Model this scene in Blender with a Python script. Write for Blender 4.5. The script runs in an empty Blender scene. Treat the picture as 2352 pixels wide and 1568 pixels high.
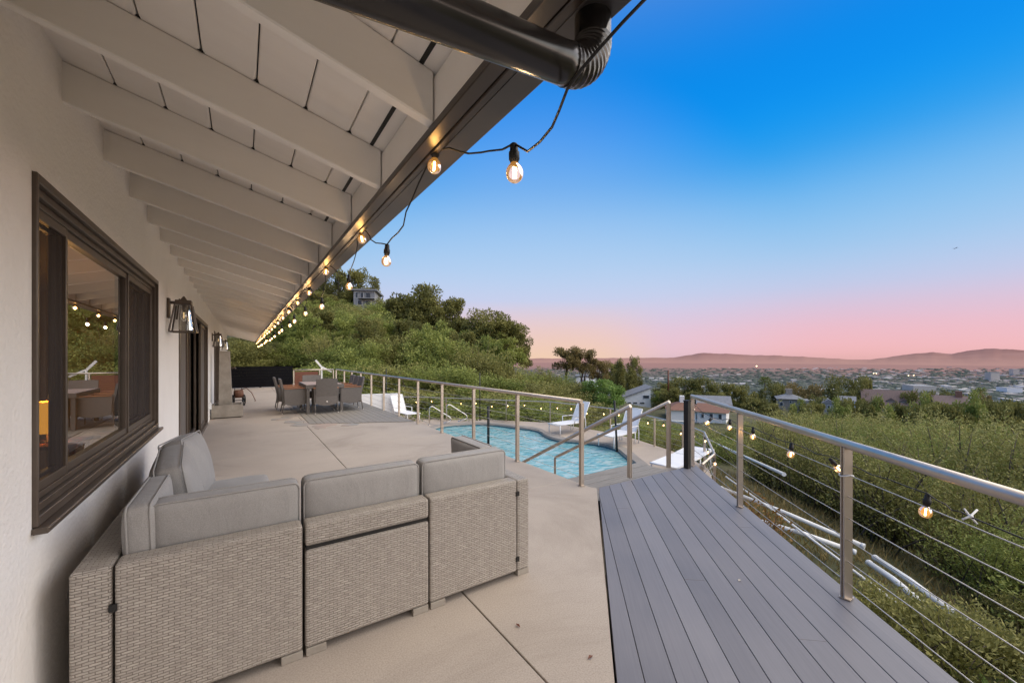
import bpy, bmesh, math, random
import numpy as np
from mathutils import Vector, Matrix, noise as mnoise

random.seed(7)
SC = bpy.context.scene
COL = SC.collection
R = math.radians

# ---------------------------------------------------------------- camera numbers (used to survey real positions)
F = 915.0; CU, CV = 1176.0, 820.0; EYE = 1.45
YAW = math.atan2(619.0, 915.0)
SY, CY_ = math.sin(YAW), math.cos(YAW)
def at(u, v, t):
    """point at forward distance t along the survey ray u,v"""
    a = (u - CU) / F; b = -(v - CV) / F
    return Vector((t * (SY + a * CY_), t * (CY_ - a * SY), EYE + b * t))
def onz(u, v, z):
    return at(u, v, (EYE - z) * F / (v - CV))
def onx(u, v, x):
    a = (u - CU) / F
    return at(u, v, x / (SY + a * CY_))

# ---------------------------------------------------------------- materials
MATS = {}
def nodemat(name):
    m = bpy.data.materials.new(name); m.use_nodes = True
    nt = m.node_tree; b = nt.nodes['Principled BSDF']
    MATS[name] = m
    return m, nt, b
def N(nt, t, **kw):
    n = nt.nodes.new(t)
    for k, v in kw.items():
        if k.startswith('i_'):
            n.inputs[k[2:].replace('_', ' ')].default_value = v
        else: setattr(n, k, v)
    return n
def L(nt, a, b): nt.links.new(a, b)
def c4(c): return (c[0], c[1], c[2], 1.0)
def ramp(nt, fac, stops):
    r = nt.nodes.new('ShaderNodeValToRGB')
    el = r.color_ramp.elements
    while len(el) < len(stops): el.new(0.5)
    for e, (p, c) in zip(el, stops): e.position = p; e.color = c4(c)
    L(nt, fac, r.inputs['Fac']); return r
def coords(nt, kind='Object', scale=(1, 1, 1)):
    tc = nt.nodes.new('ShaderNodeTexCoord'); mp = nt.nodes.new('ShaderNodeMapping')
    mp.inputs['Scale'].default_value = scale
    L(nt, tc.outputs[kind], mp.inputs['Vector']); return mp.outputs['Vector']
def varied(name, c0, c1, scale=4.0, rough=0.6, metal=0.0, detail=6.0, bump=0.0, bscale=60.0, bdist=0.01, kind='Object', spec=0.4, stretch=(1, 1, 1), rrange=0.0):
    """base colour wandering between c0 and c1, with an optional fine bump"""
    m, nt, b = nodemat(name)
    v = coords(nt, kind, stretch)
    n = N(nt, 'ShaderNodeTexNoise'); n.inputs['Scale'].default_value = scale; n.inputs['Detail'].default_value = detail
    n.inputs['Roughness'].default_value = 0.62
    L(nt, v, n.inputs['Vector'])
    r = ramp(nt, n.outputs['Fac'], [(0.28, c0), (0.72, c1)])
    L(nt, r.outputs['Color'], b.inputs['Base Color'])
    b.inputs['Roughness'].default_value = rough; b.inputs['Metallic'].default_value = metal
    b.inputs['Specular IOR Level'].default_value = spec
    if rrange:
        mr = N(nt, 'ShaderNodeMapRange'); mr.inputs['To Min'].default_value = rough - rrange; mr.inputs['To Max'].default_value = rough + rrange
        L(nt, n.outputs['Fac'], mr.inputs['Value']); L(nt, mr.outputs['Result'], b.inputs['Roughness'])
    if bump:
        n2 = N(nt, 'ShaderNodeTexNoise'); n2.inputs['Scale'].default_value = bscale; n2.inputs['Detail'].default_value = 4
        L(nt, v, n2.inputs['Vector'])
        bp = N(nt, 'ShaderNodeBump'); bp.inputs['Strength'].default_value = bump; bp.inputs['Distance'].default_value = bdist
        L(nt, n2.outputs['Fac'], bp.inputs['Height']); L(nt, bp.outputs['Normal'], b.inputs['Normal'])
    return m

varied('stucco', (0.80, 0.77, 0.735), (0.86, 0.835, 0.80), 2.2, 0.85, bump=0.6, bscale=48, bdist=0.010)
varied('ceiling_paint', (0.84, 0.80, 0.755), (0.89, 0.855, 0.81), 1.5, 0.6, bump=0.12, bscale=30, bdist=0.004, stretch=(1, 6, 1))
varied('rafter_paint', (0.86, 0.825, 0.775), (0.90, 0.87, 0.825), 2.0, 0.55, bump=0.12, bscale=20, bdist=0.004, stretch=(0.5, 4, 4))
varied('bronze', (0.066, 0.049, 0.037), (0.098, 0.075, 0.058), 8, 0.38, spec=0.5, rrange=0.08)
varied('fascia_paint', (0.020, 0.014, 0.011), (0.040, 0.028, 0.022), 5, 0.33, spec=0.6, rrange=0.1, bump=0.1, bscale=6, bdist=0.004)
varied('gutter_paint', (0.046, 0.040, 0.038), (0.072, 0.064, 0.061), 5, 0.36, spec=0.6, rrange=0.1, bump=0.1, bscale=6, bdist=0.004)
varied('pipe_paint', (0.012, 0.010, 0.009), (0.024, 0.020, 0.018), 9, 0.22, spec=0.7, rrange=0.08)
varied('black_paint', (0.012, 0.012, 0.013), (0.022, 0.021, 0.022), 6, 0.5)
varied('fence_paint', (0.005, 0.005, 0.007), (0.010, 0.010, 0.012), 3, 0.9, spec=0.08, stretch=(1, 1, 6))
varied('steel', (0.52, 0.455, 0.39), (0.64, 0.57, 0.50), 5, 0.42, metal=1.0, rrange=0.07, stretch=(1, 1, 0.3))
varied('chrome', (0.62, 0.58, 0.54), (0.72, 0.68, 0.64), 5, 0.2, metal=1.0)
varied('cable_steel', (0.42, 0.40, 0.38), (0.55, 0.53, 0.50), 20, 0.4, metal=0.7)
varied('rubber', (0.010, 0.010, 0.010), (0.018, 0.017, 0.016), 20, 0.55)
varied('white_frame', (0.74, 0.75, 0.77), (0.80, 0.81, 0.82), 3, 0.4)
varied('sling', (0.76, 0.77, 0.79), (0.83, 0.83, 0.84), 6, 0.6)
varied('pvc', (0.66, 0.67, 0.66), (0.80, 0.80, 0.79), 3, 0.35)
varied('teak', (0.30, 0.115, 0.040), (0.42, 0.175, 0.065), 12, 0.5, stretch=(1, 8, 8))
varied('table_wood', (0.36, 0.25, 0.18), (0.46, 0.33, 0.25), 10, 0.5, stretch=(8, 1, 8))
varied('chair_weave', (0.105, 0.094, 0.088), (0.160, 0.145, 0.136), 40, 0.6, bump=0.5, bscale=55, bdist=0.006, stretch=(0.35, 0.35, 2.5))
varied('panel_wood', (0.11, 0.035, 0.020), (0.17, 0.060, 0.034), 8, 0.5, stretch=(1, 1, 6))
varied('cast_stone', (0.22, 0.195, 0.165), (0.38, 0.345, 0.30), 4, 0.85, bump=0.4, bscale=30, bdist=0.008)
varied('cast_stone_dark', (0.15, 0.115, 0.085), (0.27, 0.215, 0.165), 5, 0.85, bump=0.4, bscale=22, bdist=0.01, stretch=(3, 3, 0.4))
varied('pool_plaster', (0.16, 0.55, 0.64), (0.34, 0.74, 0.80), 1.2, 0.5)
varied('pool_tile', (0.03, 0.10, 0.14), (0.06, 0.17, 0.22), 14, 0.25)
varied('weathered_wood', (0.20, 0.185, 0.165), (0.32, 0.295, 0.265), 6, 0.7, stretch=(0.6, 9, 9), bump=0.3, bscale=14, bdist=0.004)
varied('flagstone', (0.24, 0.26, 0.26), (0.42, 0.31, 0.25), 1.6, 0.8, detail=3)
varied('room_paint', (0.34, 0.255, 0.16), (0.42, 0.32, 0.21), 1.0, 0.9)
varied('dark_room', (0.06, 0.045, 0.03), (0.09, 0.07, 0.05), 1.0, 0.9)
varied('plant_soil', (0.05, 0.04, 0.03), (0.09, 0.07, 0.05), 10, 0.9)
varied('bark', (0.055, 0.042, 0.032), (0.12, 0.095, 0.075), 5, 0.9, stretch=(4, 4, 0.6))
varied('rust', (0.10, 0.045, 0.03), (0.22, 0.10, 0.06), 12, 0.7)
varied('house_white', (0.74, 0.74, 0.74), (0.82, 0.81, 0.80), 0.4, 0.8)
varied('house_cream', (0.46, 0.42, 0.37), (0.56, 0.52, 0.46), 0.4, 0.8)
varied('house_grey', (0.24, 0.25, 0.27), (0.32, 0.33, 0.35), 0.4, 0.8)
varied('house_stone', (0.23, 0.20, 0.17), (0.36, 0.32, 0.28), 2.0, 0.9)
varied('roof_tile', (0.17, 0.085, 0.06), (0.27, 0.145, 0.105), 3, 0.85, stretch=(1, 4, 1))
varied('roof_grey', (0.15, 0.16, 0.18), (0.24, 0.25, 0.28), 2, 0.8)
varied('roof_dark', (0.04, 0.04, 0.048), (0.07, 0.07, 0.08), 2, 0.8)
varied('roof_brown', (0.12, 0.085, 0.078), (0.20, 0.145, 0.135), 3, 0.85)
varied('house_glass', (0.03, 0.04, 0.05), (0.07, 0.08, 0.10), 3, 0.12)
varied('airframe', (0.25, 0.26, 0.30), (0.3, 0.31, 0.35), 3, 0.4)
varied('zip_tie', (0.75, 0.75, 0.75), (0.82, 0.82, 0.82), 3, 0.4)
varied('grey_screen', (0.125, 0.108, 0.095), (0.155, 0.135, 0.120), 4, 0.75, stretch=(3, 3, 0.5))

# concrete with fine sand grain, stains
def concrete(name, c0, c1, grain):
    m, nt, b = nodemat(name)
    v = coords(nt, 'Object')
    big = N(nt, 'ShaderNodeTexNoise'); big.inputs['Scale'].default_value = 0.9; big.inputs['Detail'].default_value = 8; big.inputs['Roughness'].default_value = 0.65
    L(nt, v, big.inputs['Vector'])
    r = ramp(nt, big.outputs['Fac'], [(0.25, c0), (0.75, c1)])
    fine = N(nt, 'ShaderNodeTexNoise'); fine.inputs['Scale'].default_value = 130; fine.inputs['Detail'].default_value = 3
    L(nt, v, fine.inputs['Vector'])
    r2 = ramp(nt, fine.outputs['Fac'], [(0.30, (1 - grain,) * 3), (0.62, (1.04,) * 3)])
    mx = N(nt, 'ShaderNodeMix', data_type='RGBA', blend_type='MULTIPLY'); mx.inputs[0].default_value = 1
    L(nt, r.outputs['Color'], mx.inputs[6]); L(nt, r2.outputs['Color'], mx.inputs[7])
    vo = N(nt, 'ShaderNodeTexVoronoi'); vo.inputs['Scale'].default_value = 3.1
    L(nt, v, vo.inputs['Vector'])
    r3 = ramp(nt, vo.outputs['Distance'], [(0.0, (0.72, 0.70, 0.68)), (0.045, (1, 1, 1))])
    mx2 = N(nt, 'ShaderNodeMix', data_type='RGBA', blend_type='MULTIPLY'); mx2.inputs[0].default_value = 0.55
    L(nt, mx.outputs[2], mx2.inputs[6]); L(nt, r3.outputs['Color'], mx2.inputs[7])
    sn = N(nt, 'ShaderNodeTexNoise'); sn.inputs['Scale'].default_value = 0.45; sn.inputs['Detail'].default_value = 10; sn.inputs['Roughness'].default_value = 0.72; sn.inputs['Distortion'].default_value = 0.8
    L(nt, v, sn.inputs['Vector'])
    r4 = ramp(nt, sn.outputs['Fac'], [(0.34, (0.78, 0.77, 0.76)), (0.48, (1, 1, 1)), (0.66, (1.05, 1.05, 1.04))])
    mx3 = N(nt, 'ShaderNodeMix', data_type='RGBA', blend_type='MULTIPLY'); mx3.inputs[0].default_value = 0.85
    L(nt, mx2.outputs[2], mx3.inputs[6]); L(nt, r4.outputs['Color'], mx3.inputs[7])
    L(nt, mx3.outputs[2], b.inputs['Base Color'])
    b.inputs['Roughness'].default_value = 0.8; b.inputs['Specular IOR Level'].default_value = 0.25
    bp = N(nt, 'ShaderNodeBump'); bp.inputs['Strength'].default_value = 0.25; bp.inputs['Distance'].default_value = 0.004
    L(nt, fine.outputs['Fac'], bp.inputs['Height']); L(nt, bp.outputs['Normal'], b.inputs['Normal'])
concrete('concrete', (0.395, 0.342, 0.296), (0.470, 0.412, 0.360), 0.18)
concrete('pool_concrete', (0.42, 0.35, 0.285), (0.48, 0.405, 0.335), 0.12)
concrete('coping', (0.26, 0.235, 0.21), (0.34, 0.31, 0.28), 0.12)

def fabric():
    m, nt, b = nodemat('fabric'); v = coords(nt, 'Object')
    n = N(nt, 'ShaderNodeTexNoise'); n.inputs['Scale'].default_value = 2.6; n.inputs['Detail'].default_value = 7; n.inputs['Roughness'].default_value = 0.65; L(nt, v, n.inputs['Vector'])
    r = ramp(nt, n.outputs['Fac'], [(0.28, (0.300, 0.289, 0.281)), (0.72, (0.355, 0.343, 0.334))])
    wv = N(nt, 'ShaderNodeTexNoise'); wv.inputs['Scale'].default_value = 260; wv.inputs['Detail'].default_value = 2; L(nt, v, wv.inputs['Vector'])
    rw = ramp(nt, wv.outputs['Fac'], [(0.3, (0.86, 0.86, 0.86)), (0.7, (1.06, 1.06, 1.06))])
    mx = N(nt, 'ShaderNodeMix', data_type='RGBA', blend_type='MULTIPLY'); mx.inputs[0].default_value = 1
    L(nt, r.outputs['Color'], mx.inputs[6]); L(nt, rw.outputs['Color'], mx.inputs[7]); L(nt, mx.outputs[2], b.inputs['Base Color'])
    b.inputs['Roughness'].default_value = 0.85; b.inputs['Specular IOR Level'].default_value = 0.2; b.inputs['Sheen Weight'].default_value = 0.15
    cr = N(nt, 'ShaderNodeTexNoise'); cr.inputs['Scale'].default_value = 7; cr.inputs['Detail'].default_value = 3; cr.inputs['Distortion'].default_value = 1.6; L(nt, coords(nt, 'Object', (1, 1, 0.45)), cr.inputs['Vector'])
    b1 = N(nt, 'ShaderNodeBump'); b1.inputs['Strength'].default_value = 0.30; b1.inputs['Distance'].default_value = 0.022; L(nt, cr.outputs['Fac'], b1.inputs['Height'])
    b2 = N(nt, 'ShaderNodeBump'); b2.inputs['Strength'].default_value = 0.3; b2.inputs['Distance'].default_value = 0.002; L(nt, wv.outputs['Fac'], b2.inputs['Height']); L(nt, b1.outputs[0], b2.inputs['Normal'])
    L(nt, b2.outputs[0], b.inputs['Normal'])
fabric()
def composite():
    m, nt, b = nodemat('composite')
    tc = nt.nodes.new('ShaderNodeTexCoord'); mp = nt.nodes.new('ShaderNodeMapping'); mp.inputs['Rotation'].default_value = (0, 0, -math.atan2(0.747, 0.665))
    L(nt, tc.outputs['Object'], mp.inputs['Vector'])
    st = nt.nodes.new('ShaderNodeMapping'); st.inputs['Scale'].default_value = (1.2, 38, 1); L(nt, mp.outputs[0], st.inputs['Vector'])
    gr = N(nt, 'ShaderNodeTexNoise'); gr.inputs['Scale'].default_value = 2.2; gr.inputs['Detail'].default_value = 5; L(nt, st.outputs[0], gr.inputs['Vector'])
    bl = N(nt, 'ShaderNodeTexNoise'); bl.inputs['Scale'].default_value = 1.3; bl.inputs['Detail'].default_value = 7; L(nt, mp.outputs[0], bl.inputs['Vector'])
    at_ = N(nt, 'ShaderNodeAttribute'); at_.attribute_name = 'tone'
    s1 = N(nt, 'ShaderNodeMath', operation='MULTIPLY_ADD'); s1.inputs[1].default_value = 0.30; L(nt, gr.outputs['Fac'], s1.inputs[0])
    s0 = N(nt, 'ShaderNodeMath', operation='MULTIPLY_ADD'); s0.inputs[1].default_value = 0.45; L(nt, bl.outputs['Fac'], s0.inputs[0]); 
    s2 = N(nt, 'ShaderNodeMath', operation='MULTIPLY'); s2.inputs[1].default_value = 0.25; L(nt, at_.outputs['Fac'], s2.inputs[0])
    L(nt, s2.outputs[0], s0.inputs[2]); L(nt, s0.outputs[0], s1.inputs[2])
    r = ramp(nt, s1.outputs[0], [(0.28, (0.150, 0.149, 0.170)), (0.72, (0.228, 0.224, 0.248))])
    vo = N(nt, 'ShaderNodeTexVoronoi'); vo.inputs['Scale'].default_value = 4.5; L(nt, mp.outputs[0], vo.inputs['Vector'])
    r3 = ramp(nt, vo.outputs['Distance'], [(0.0, (1.7, 1.7, 1.6)), (0.018, (1, 1, 1))])
    mx = N(nt, 'ShaderNodeMix', data_type='RGBA', blend_type='MULTIPLY'); mx.inputs[0].default_value = 0.7
    L(nt, r.outputs['Color'], mx.inputs[6]); L(nt, r3.outputs['Color'], mx.inputs[7]); L(nt, mx.outputs[2], b.inputs['Base Color'])
    mr = N(nt, 'ShaderNodeMapRange'); mr.inputs['To Min'].default_value = 0.38; mr.inputs['To Max'].default_value = 0.60; L(nt, bl.outputs['Fac'], mr.inputs['Value']); L(nt, mr.outputs[0], b.inputs['Roughness'])
    b.inputs['Specular IOR Level'].default_value = 0.4
    bp = N(nt, 'ShaderNodeBump'); bp.inputs['Strength'].default_value = 0.15; bp.inputs['Distance'].default_value = 0.003; L(nt, gr.outputs['Fac'], bp.inputs['Height']); L(nt, bp.outputs[0], b.inputs['Normal'])
composite()

# wicker weave from metre-scaled UVs
def wicker():
    m, nt, b = nodemat('wicker')
    v = coords(nt, 'UV')
    br = N(nt, 'ShaderNodeTexBrick'); br.offset = 0.5; br.offset_frequency = 2
    br.inputs['Scale'].default_value = 1.0
    br.inputs['Brick Width'].default_value = 0.036; br.inputs['Row Height'].default_value = 0.0115
    br.inputs['Mortar Size'].default_value = 0.0017; br.inputs['Mortar Smooth'].default_value = 0.6
    br.inputs['Color1'].default_value = c4((0.455, 0.415, 0.372)); br.inputs['Color2'].default_value = c4((0.378, 0.342, 0.304))
    br.inputs['Mortar'].default_value = c4((0.21, 0.183, 0.158)); br.inputs['Bias'].default_value = -0.1
    wn = N(nt, 'ShaderNodeTexNoise'); wn.inputs['Scale'].default_value = 9; wn.inputs['Detail'].default_value = 4; L(nt, v, wn.inputs['Vector'])
    wm = N(nt, 'ShaderNodeVectorMath', operation='MULTIPLY_ADD'); wm.inputs[1].default_value = (0.016, 0.013, 0); L(nt, wn.outputs['Color'], wm.inputs[0]); L(nt, v, wm.inputs[2])
    L(nt, wm.outputs[0], br.inputs['Vector'])
    n = N(nt, 'ShaderNodeTexNoise'); n.inputs['Scale'].default_value = 55; n.inputs['Detail'].default_value = 3
    vs = coords(nt, 'UV', (0.5, 3, 1)); L(nt, vs, n.inputs['Vector'])
    rr = ramp(nt, n.outputs['Fac'], [(0.3, (0.78, 0.77, 0.76)), (0.7, (1.16, 1.16, 1.16))])
    mx = N(nt, 'ShaderNodeMix', data_type='RGBA', blend_type='MULTIPLY'); mx.inputs[0].default_value = 1
    L(nt, br.outputs['Color'], mx.inputs[6]); L(nt, rr.outputs['Color'], mx.inputs[7])
    L(nt, mx.outputs[2], b.inputs['Base Color'])
    b.inputs['Roughness'].default_value = 0.55
    inv = N(nt, 'ShaderNodeMath', operation='SUBTRACT'); inv.inputs[0].default_value = 1.0
    L(nt, br.outputs['Fac'], inv.inputs[1])
    bp = N(nt, 'ShaderNodeBump'); bp.inputs['Strength'].default_value = 0.9; bp.inputs['Distance'].default_value = 0.006
    L(nt, inv.outputs[0], bp.inputs['Height']); L(nt, bp.outputs['Normal'], b.inputs['Normal'])
wicker()

def glassmat(name, tint, trans, rough=0.0, dirty=0.0):
    m, nt, b = nodemat(name); nt.nodes.remove(b)
    out = nt.nodes['Material Output']
    tr = N(nt, 'ShaderNodeBsdfTransparent'); tr.inputs['Color'].default_value = c4(tint)
    gl = N(nt, 'ShaderNodeBsdfGlossy'); gl.inputs['Roughness'].default_value = rough; gl.inputs['Color'].default_value = c4((0.9, 0.9, 0.9))
    fr = N(nt, 'ShaderNodeFresnel'); fr.inputs['IOR'].default_value = 1.55
    mr = N(nt, 'ShaderNodeMapRange'); mr.inputs['To Min'].default_value = 1 - trans; mr.inputs['To Max'].default_value = 1.0
    L(nt, fr.outputs[0], mr.inputs['Value'])
    mx = N(nt, 'ShaderNodeMixShader')
    L(nt, mr.outputs[0], mx.inputs[0]); L(nt, tr.outputs[0], mx.inputs[1]); L(nt, gl.outputs[0], mx.inputs[2])
    L(nt, mx.outputs[0], out.inputs['Surface'])
    return m
glassmat('window_glass', (0.82, 0.84, 0.78), 0.66)
glassmat('lantern_glass', (0.93, 0.92, 0.88), 0.92)
glassmat('bulb_clear', (0.95, 0.93, 0.88), 0.90)
# insect screen: woven dark mesh that lets some of the room through
def screen():
    m, nt, b = nodemat('insect_screen')
    out = nt.nodes['Material Output']
    v = coords(nt, 'Object', (30, 30, 2.0))
    n = N(nt, 'ShaderNodeTexNoise'); n.inputs['Scale'].default_value = 1.0; n.inputs['Detail'].default_value = 6
    L(nt, v, n.inputs['Vector'])
    r = ramp(nt, n.outputs['Fac'], [(0.35, (0.030, 0.020, 0.016)), (0.75, (0.068, 0.050, 0.042))])
    L(nt, r.outputs['Color'], b.inputs['Base Color']); b.inputs['Roughness'].default_value = 0.8
    tr = N(nt, 'ShaderNodeBsdfTransparent'); mx = N(nt, 'ShaderNodeMixShader'); mx.inputs[0].default_value = 0.58
    L(nt, tr.outputs[0], mx.inputs[1]); L(nt, b.outputs[0], mx.inputs[2]); L(nt, mx.outputs[0], out.inputs['Surface'])
screen()

def emis(name, col, st):
    m, nt, b = nodemat(name)
    b.inputs['Base Color'].default_value = c4(col); b.inputs['Emission Color'].default_value = c4(col); b.inputs['Emission Strength'].default_value = st
    return m
emis('filament', (1.0, 0.62, 0.20), 26.0)
emis('lamp_shade_lit', (1.0, 0.42, 0.05), 2.6)
emis('lamp_filament', (1.0, 0.72, 0.36), 1.2)
emis('city_glow', (1.0, 0.80, 0.45), 4.0)
# bulb glass: thin amber-glowing glass
def bulbglass():
    m, nt, b = nodemat('bulb_glass'); nt.nodes.remove(b)
    out = nt.nodes['Material Output']
    tr = N(nt, 'ShaderNodeBsdfTransparent'); tr.inputs['Color'].default_value = c4((0.96, 0.92, 0.85))
    gl = N(nt, 'ShaderNodeBsdfGlossy'); gl.inputs['Roughness'].default_value = 0.03
    lw = N(nt, 'ShaderNodeFresnel'); lw.inputs['IOR'].default_value = 1.5
    mx = N(nt, 'ShaderNodeMixShader'); L(nt, lw.outputs[0], mx.inputs[0]); L(nt, tr.outputs[0], mx.inputs[1]); L(nt, gl.outputs[0], mx.inputs[2])
    em = N(nt, 'ShaderNodeEmission'); em.inputs['Color'].default_value = c4((1.0, 0.42, 0.07)); em.inputs['Strength'].default_value = 0.38
    ad = N(nt, 'ShaderNodeAddShader'); L(nt, mx.outputs[0], ad.inputs[0]); L(nt, em.outputs[0], ad.inputs[1])
    L(nt, ad.outputs[0], out.inputs['Surface'])
bulbglass()

# pool water: rippled, tinted
def watermat():
    m, nt, b = nodemat('pool_water'); nt.nodes.remove(b)
    out = nt.nodes['Material Output']
    v = coords(nt, 'Object')
    n1 = N(nt, 'ShaderNodeTexNoise'); n1.inputs['Scale'].default_value = 2.6; n1.inputs['Detail'].default_value = 3; n1.inputs['Distortion'].default_value = 1.2
    L(nt, v, n1.inputs['Vector'])
    n2 = N(nt, 'ShaderNodeTexNoise'); n2.inputs['Scale'].default_value = 8; n2.inputs['Detail'].default_value = 2; n2.inputs['Distortion'].default_value = 0.6
    L(nt, v, n2.inputs['Vector'])
    ad = N(nt, 'ShaderNodeMath', operation='MULTIPLY_ADD'); ad.inputs[1].default_value = 0.3
    L(nt, n2.outputs['Fac'], ad.inputs[0]); L(nt, n1.outputs['Fac'], ad.inputs[2])
    bp = N(nt, 'ShaderNodeBump'); bp.inputs['Strength'].default_value = 0.35; bp.inputs['Distance'].default_value = 0.10
    L(nt, ad.outputs[0], bp.inputs['Height'])
    tr = N(nt, 'ShaderNodeBsdfRefraction'); tr.inputs['Color'].default_value = c4((0.72, 0.95, 0.98)); tr.inputs['IOR'].default_value = 1.33; tr.inputs['Roughness'].default_value = 0.0
    L(nt, bp.outputs[0], tr.inputs['Normal'])
    df = N(nt, 'ShaderNodeBsdfDiffuse')
    vs_ = coords(nt, 'Object', (1.0, 2.2, 1.0))
    n3 = N(nt, 'ShaderNodeTexNoise'); n3.inputs['Scale'].default_value = 1.7; n3.inputs['Detail'].default_value = 5; n3.inputs['Distortion'].default_value = 2.2
    L(nt, vs_, n3.inputs['Vector'])
    rw = ramp(nt, n3.outputs['Fac'], [(0.34, (0.16, 0.54, 0.63)), (0.50, (0.36, 0.74, 0.79)), (0.64, (0.70, 0.90, 0.92))])  # whitish sky streaks and caustics painted into the diffuse colour
    L(nt, rw.outputs['Color'], df.inputs['Color'])
    gl = N(nt, 'ShaderNodeBsdfGlossy'); gl.inputs['Roughness'].default_value = 0.06; L(nt, bp.outputs[0], gl.inputs['Normal'])
    fr = N(nt, 'ShaderNodeFresnel'); fr.inputs['IOR'].default_value = 1.33; L(nt, bp.outputs[0], fr.inputs['Normal'])
    m0 = N(nt, 'ShaderNodeMixShader'); m0.inputs[0].default_value = 0.62; L(nt, tr.outputs[0], m0.inputs[1]); L(nt, df.outputs[0], m0.inputs[2])
    mx = N(nt, 'ShaderNodeMixShader'); L(nt, fr.outputs[0], mx.inputs[0]); L(nt, m0.outputs[0], mx.inputs[1]); L(nt, gl.outputs[0], mx.inputs[2])
    L(nt, mx.outputs[0], out.inputs['Surface'])
watermat()

def leafmat(name, dark, mid, light, transl=0.25):
    m, nt, b = nodemat(name)
    out = nt.nodes['Material Output']
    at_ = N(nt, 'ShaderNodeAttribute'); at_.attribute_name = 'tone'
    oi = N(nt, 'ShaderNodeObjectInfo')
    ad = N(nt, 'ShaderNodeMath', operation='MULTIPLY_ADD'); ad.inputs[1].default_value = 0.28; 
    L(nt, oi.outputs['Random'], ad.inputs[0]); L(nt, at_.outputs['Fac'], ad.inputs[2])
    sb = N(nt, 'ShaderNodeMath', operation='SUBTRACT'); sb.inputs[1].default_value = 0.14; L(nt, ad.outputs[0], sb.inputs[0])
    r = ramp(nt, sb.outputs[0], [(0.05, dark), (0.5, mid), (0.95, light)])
    L(nt, r.outputs['Color'], b.inputs['Base Color'])
    b.inputs['Roughness'].default_value = 0.6; b.inputs['Specular IOR Level'].default_value = 0.2
    tl = N(nt, 'ShaderNodeBsdfTranslucent'); L(nt, r.outputs['Color'], tl.inputs['Color'])
    mx = N(nt, 'ShaderNodeMixShader'); mx.inputs[0].default_value = transl
    L(nt, b.outputs[0], mx.inputs[1]); L(nt, tl.outputs[0], mx.inputs[2]); L(nt, mx.outputs[0], out.inputs['Surface'])
leafmat('leaf_brush', (0.068, 0.07, 0.017), (0.23, 0.225, 0.068), (0.43, 0.4, 0.14))
leafmat('leaf_green', (0.065, 0.085, 0.02), (0.205, 0.245, 0.058), (0.37, 0.395, 0.11))
leafmat('leaf_dark', (0.055, 0.06, 0.02), (0.165, 0.165, 0.05), (0.3, 0.28, 0.085))
leafmat('leaf_bright', (0.08, 0.14, 0.03), (0.17, 0.27, 0.06), (0.27, 0.38, 0.11))
leafmat('leaf_olive', (0.095, 0.078, 0.03), (0.225, 0.178, 0.07), (0.33, 0.25, 0.105))
leafmat('leaf_rust', (0.10, 0.06, 0.02), (0.23, 0.13, 0.04), (0.34, 0.21, 0.08))

def groundmat():
    m, nt, b = nodemat('hill_soil')
    v = coords(nt, 'Object')
    n = N(nt, 'ShaderNodeTexNoise'); n.inputs['Scale'].default_value = 0.35; n.inputs['Detail'].default_value = 9; n.inputs['Roughness'].default_value = 0.7
    L(nt, v, n.inputs['Vector'])
    r = ramp(nt, n.outputs['Fac'], [(0.3, (0.030, 0.036, 0.013)), (0.5, (0.070, 0.070, 0.026)), (0.7, (0.12, 0.095, 0.045))])
    n2 = N(nt, 'ShaderNodeTexNoise'); n2.inputs['Scale'].default_value = 14; n2.inputs['Detail'].default_value = 5
    L(nt, v, n2.inputs['Vector'])
    r2 = ramp(nt, n2.outputs['Fac'], [(0.3, (0.45, 0.5, 0.4)), (0.7, (1.3, 1.3, 1.2))])
    mx = N(nt, 'ShaderNodeMix', data_type='RGBA', blend_type='MULTIPLY'); mx.inputs[0].default_value = 1
    L(nt, r.outputs['Color'], mx.inputs[6]); L(nt, r2.outputs['Color'], mx.inputs[7])
    L(nt, mx.outputs[2], b.inputs['Base Color']); b.inputs['Roughness'].default_value = 0.95
groundmat()
def valleymat():
    m, nt, b = nodemat('valley_soil')
    v = coords(nt, 'Object')
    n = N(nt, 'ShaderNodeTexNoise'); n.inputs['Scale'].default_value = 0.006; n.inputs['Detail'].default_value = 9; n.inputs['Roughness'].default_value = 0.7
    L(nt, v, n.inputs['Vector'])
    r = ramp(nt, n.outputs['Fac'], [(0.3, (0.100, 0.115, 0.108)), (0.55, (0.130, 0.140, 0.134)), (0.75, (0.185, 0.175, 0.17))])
    # farther ground is paler and pinker (aerial haze painted into the base colour)
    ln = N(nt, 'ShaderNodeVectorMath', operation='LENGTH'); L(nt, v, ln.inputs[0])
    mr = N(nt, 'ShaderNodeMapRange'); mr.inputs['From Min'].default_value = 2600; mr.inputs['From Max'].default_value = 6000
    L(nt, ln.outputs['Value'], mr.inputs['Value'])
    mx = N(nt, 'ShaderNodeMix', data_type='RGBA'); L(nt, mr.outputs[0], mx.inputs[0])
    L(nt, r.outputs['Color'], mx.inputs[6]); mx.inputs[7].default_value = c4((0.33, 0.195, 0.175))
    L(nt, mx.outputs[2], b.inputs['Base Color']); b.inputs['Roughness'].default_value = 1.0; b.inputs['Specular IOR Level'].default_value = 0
valleymat()
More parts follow.
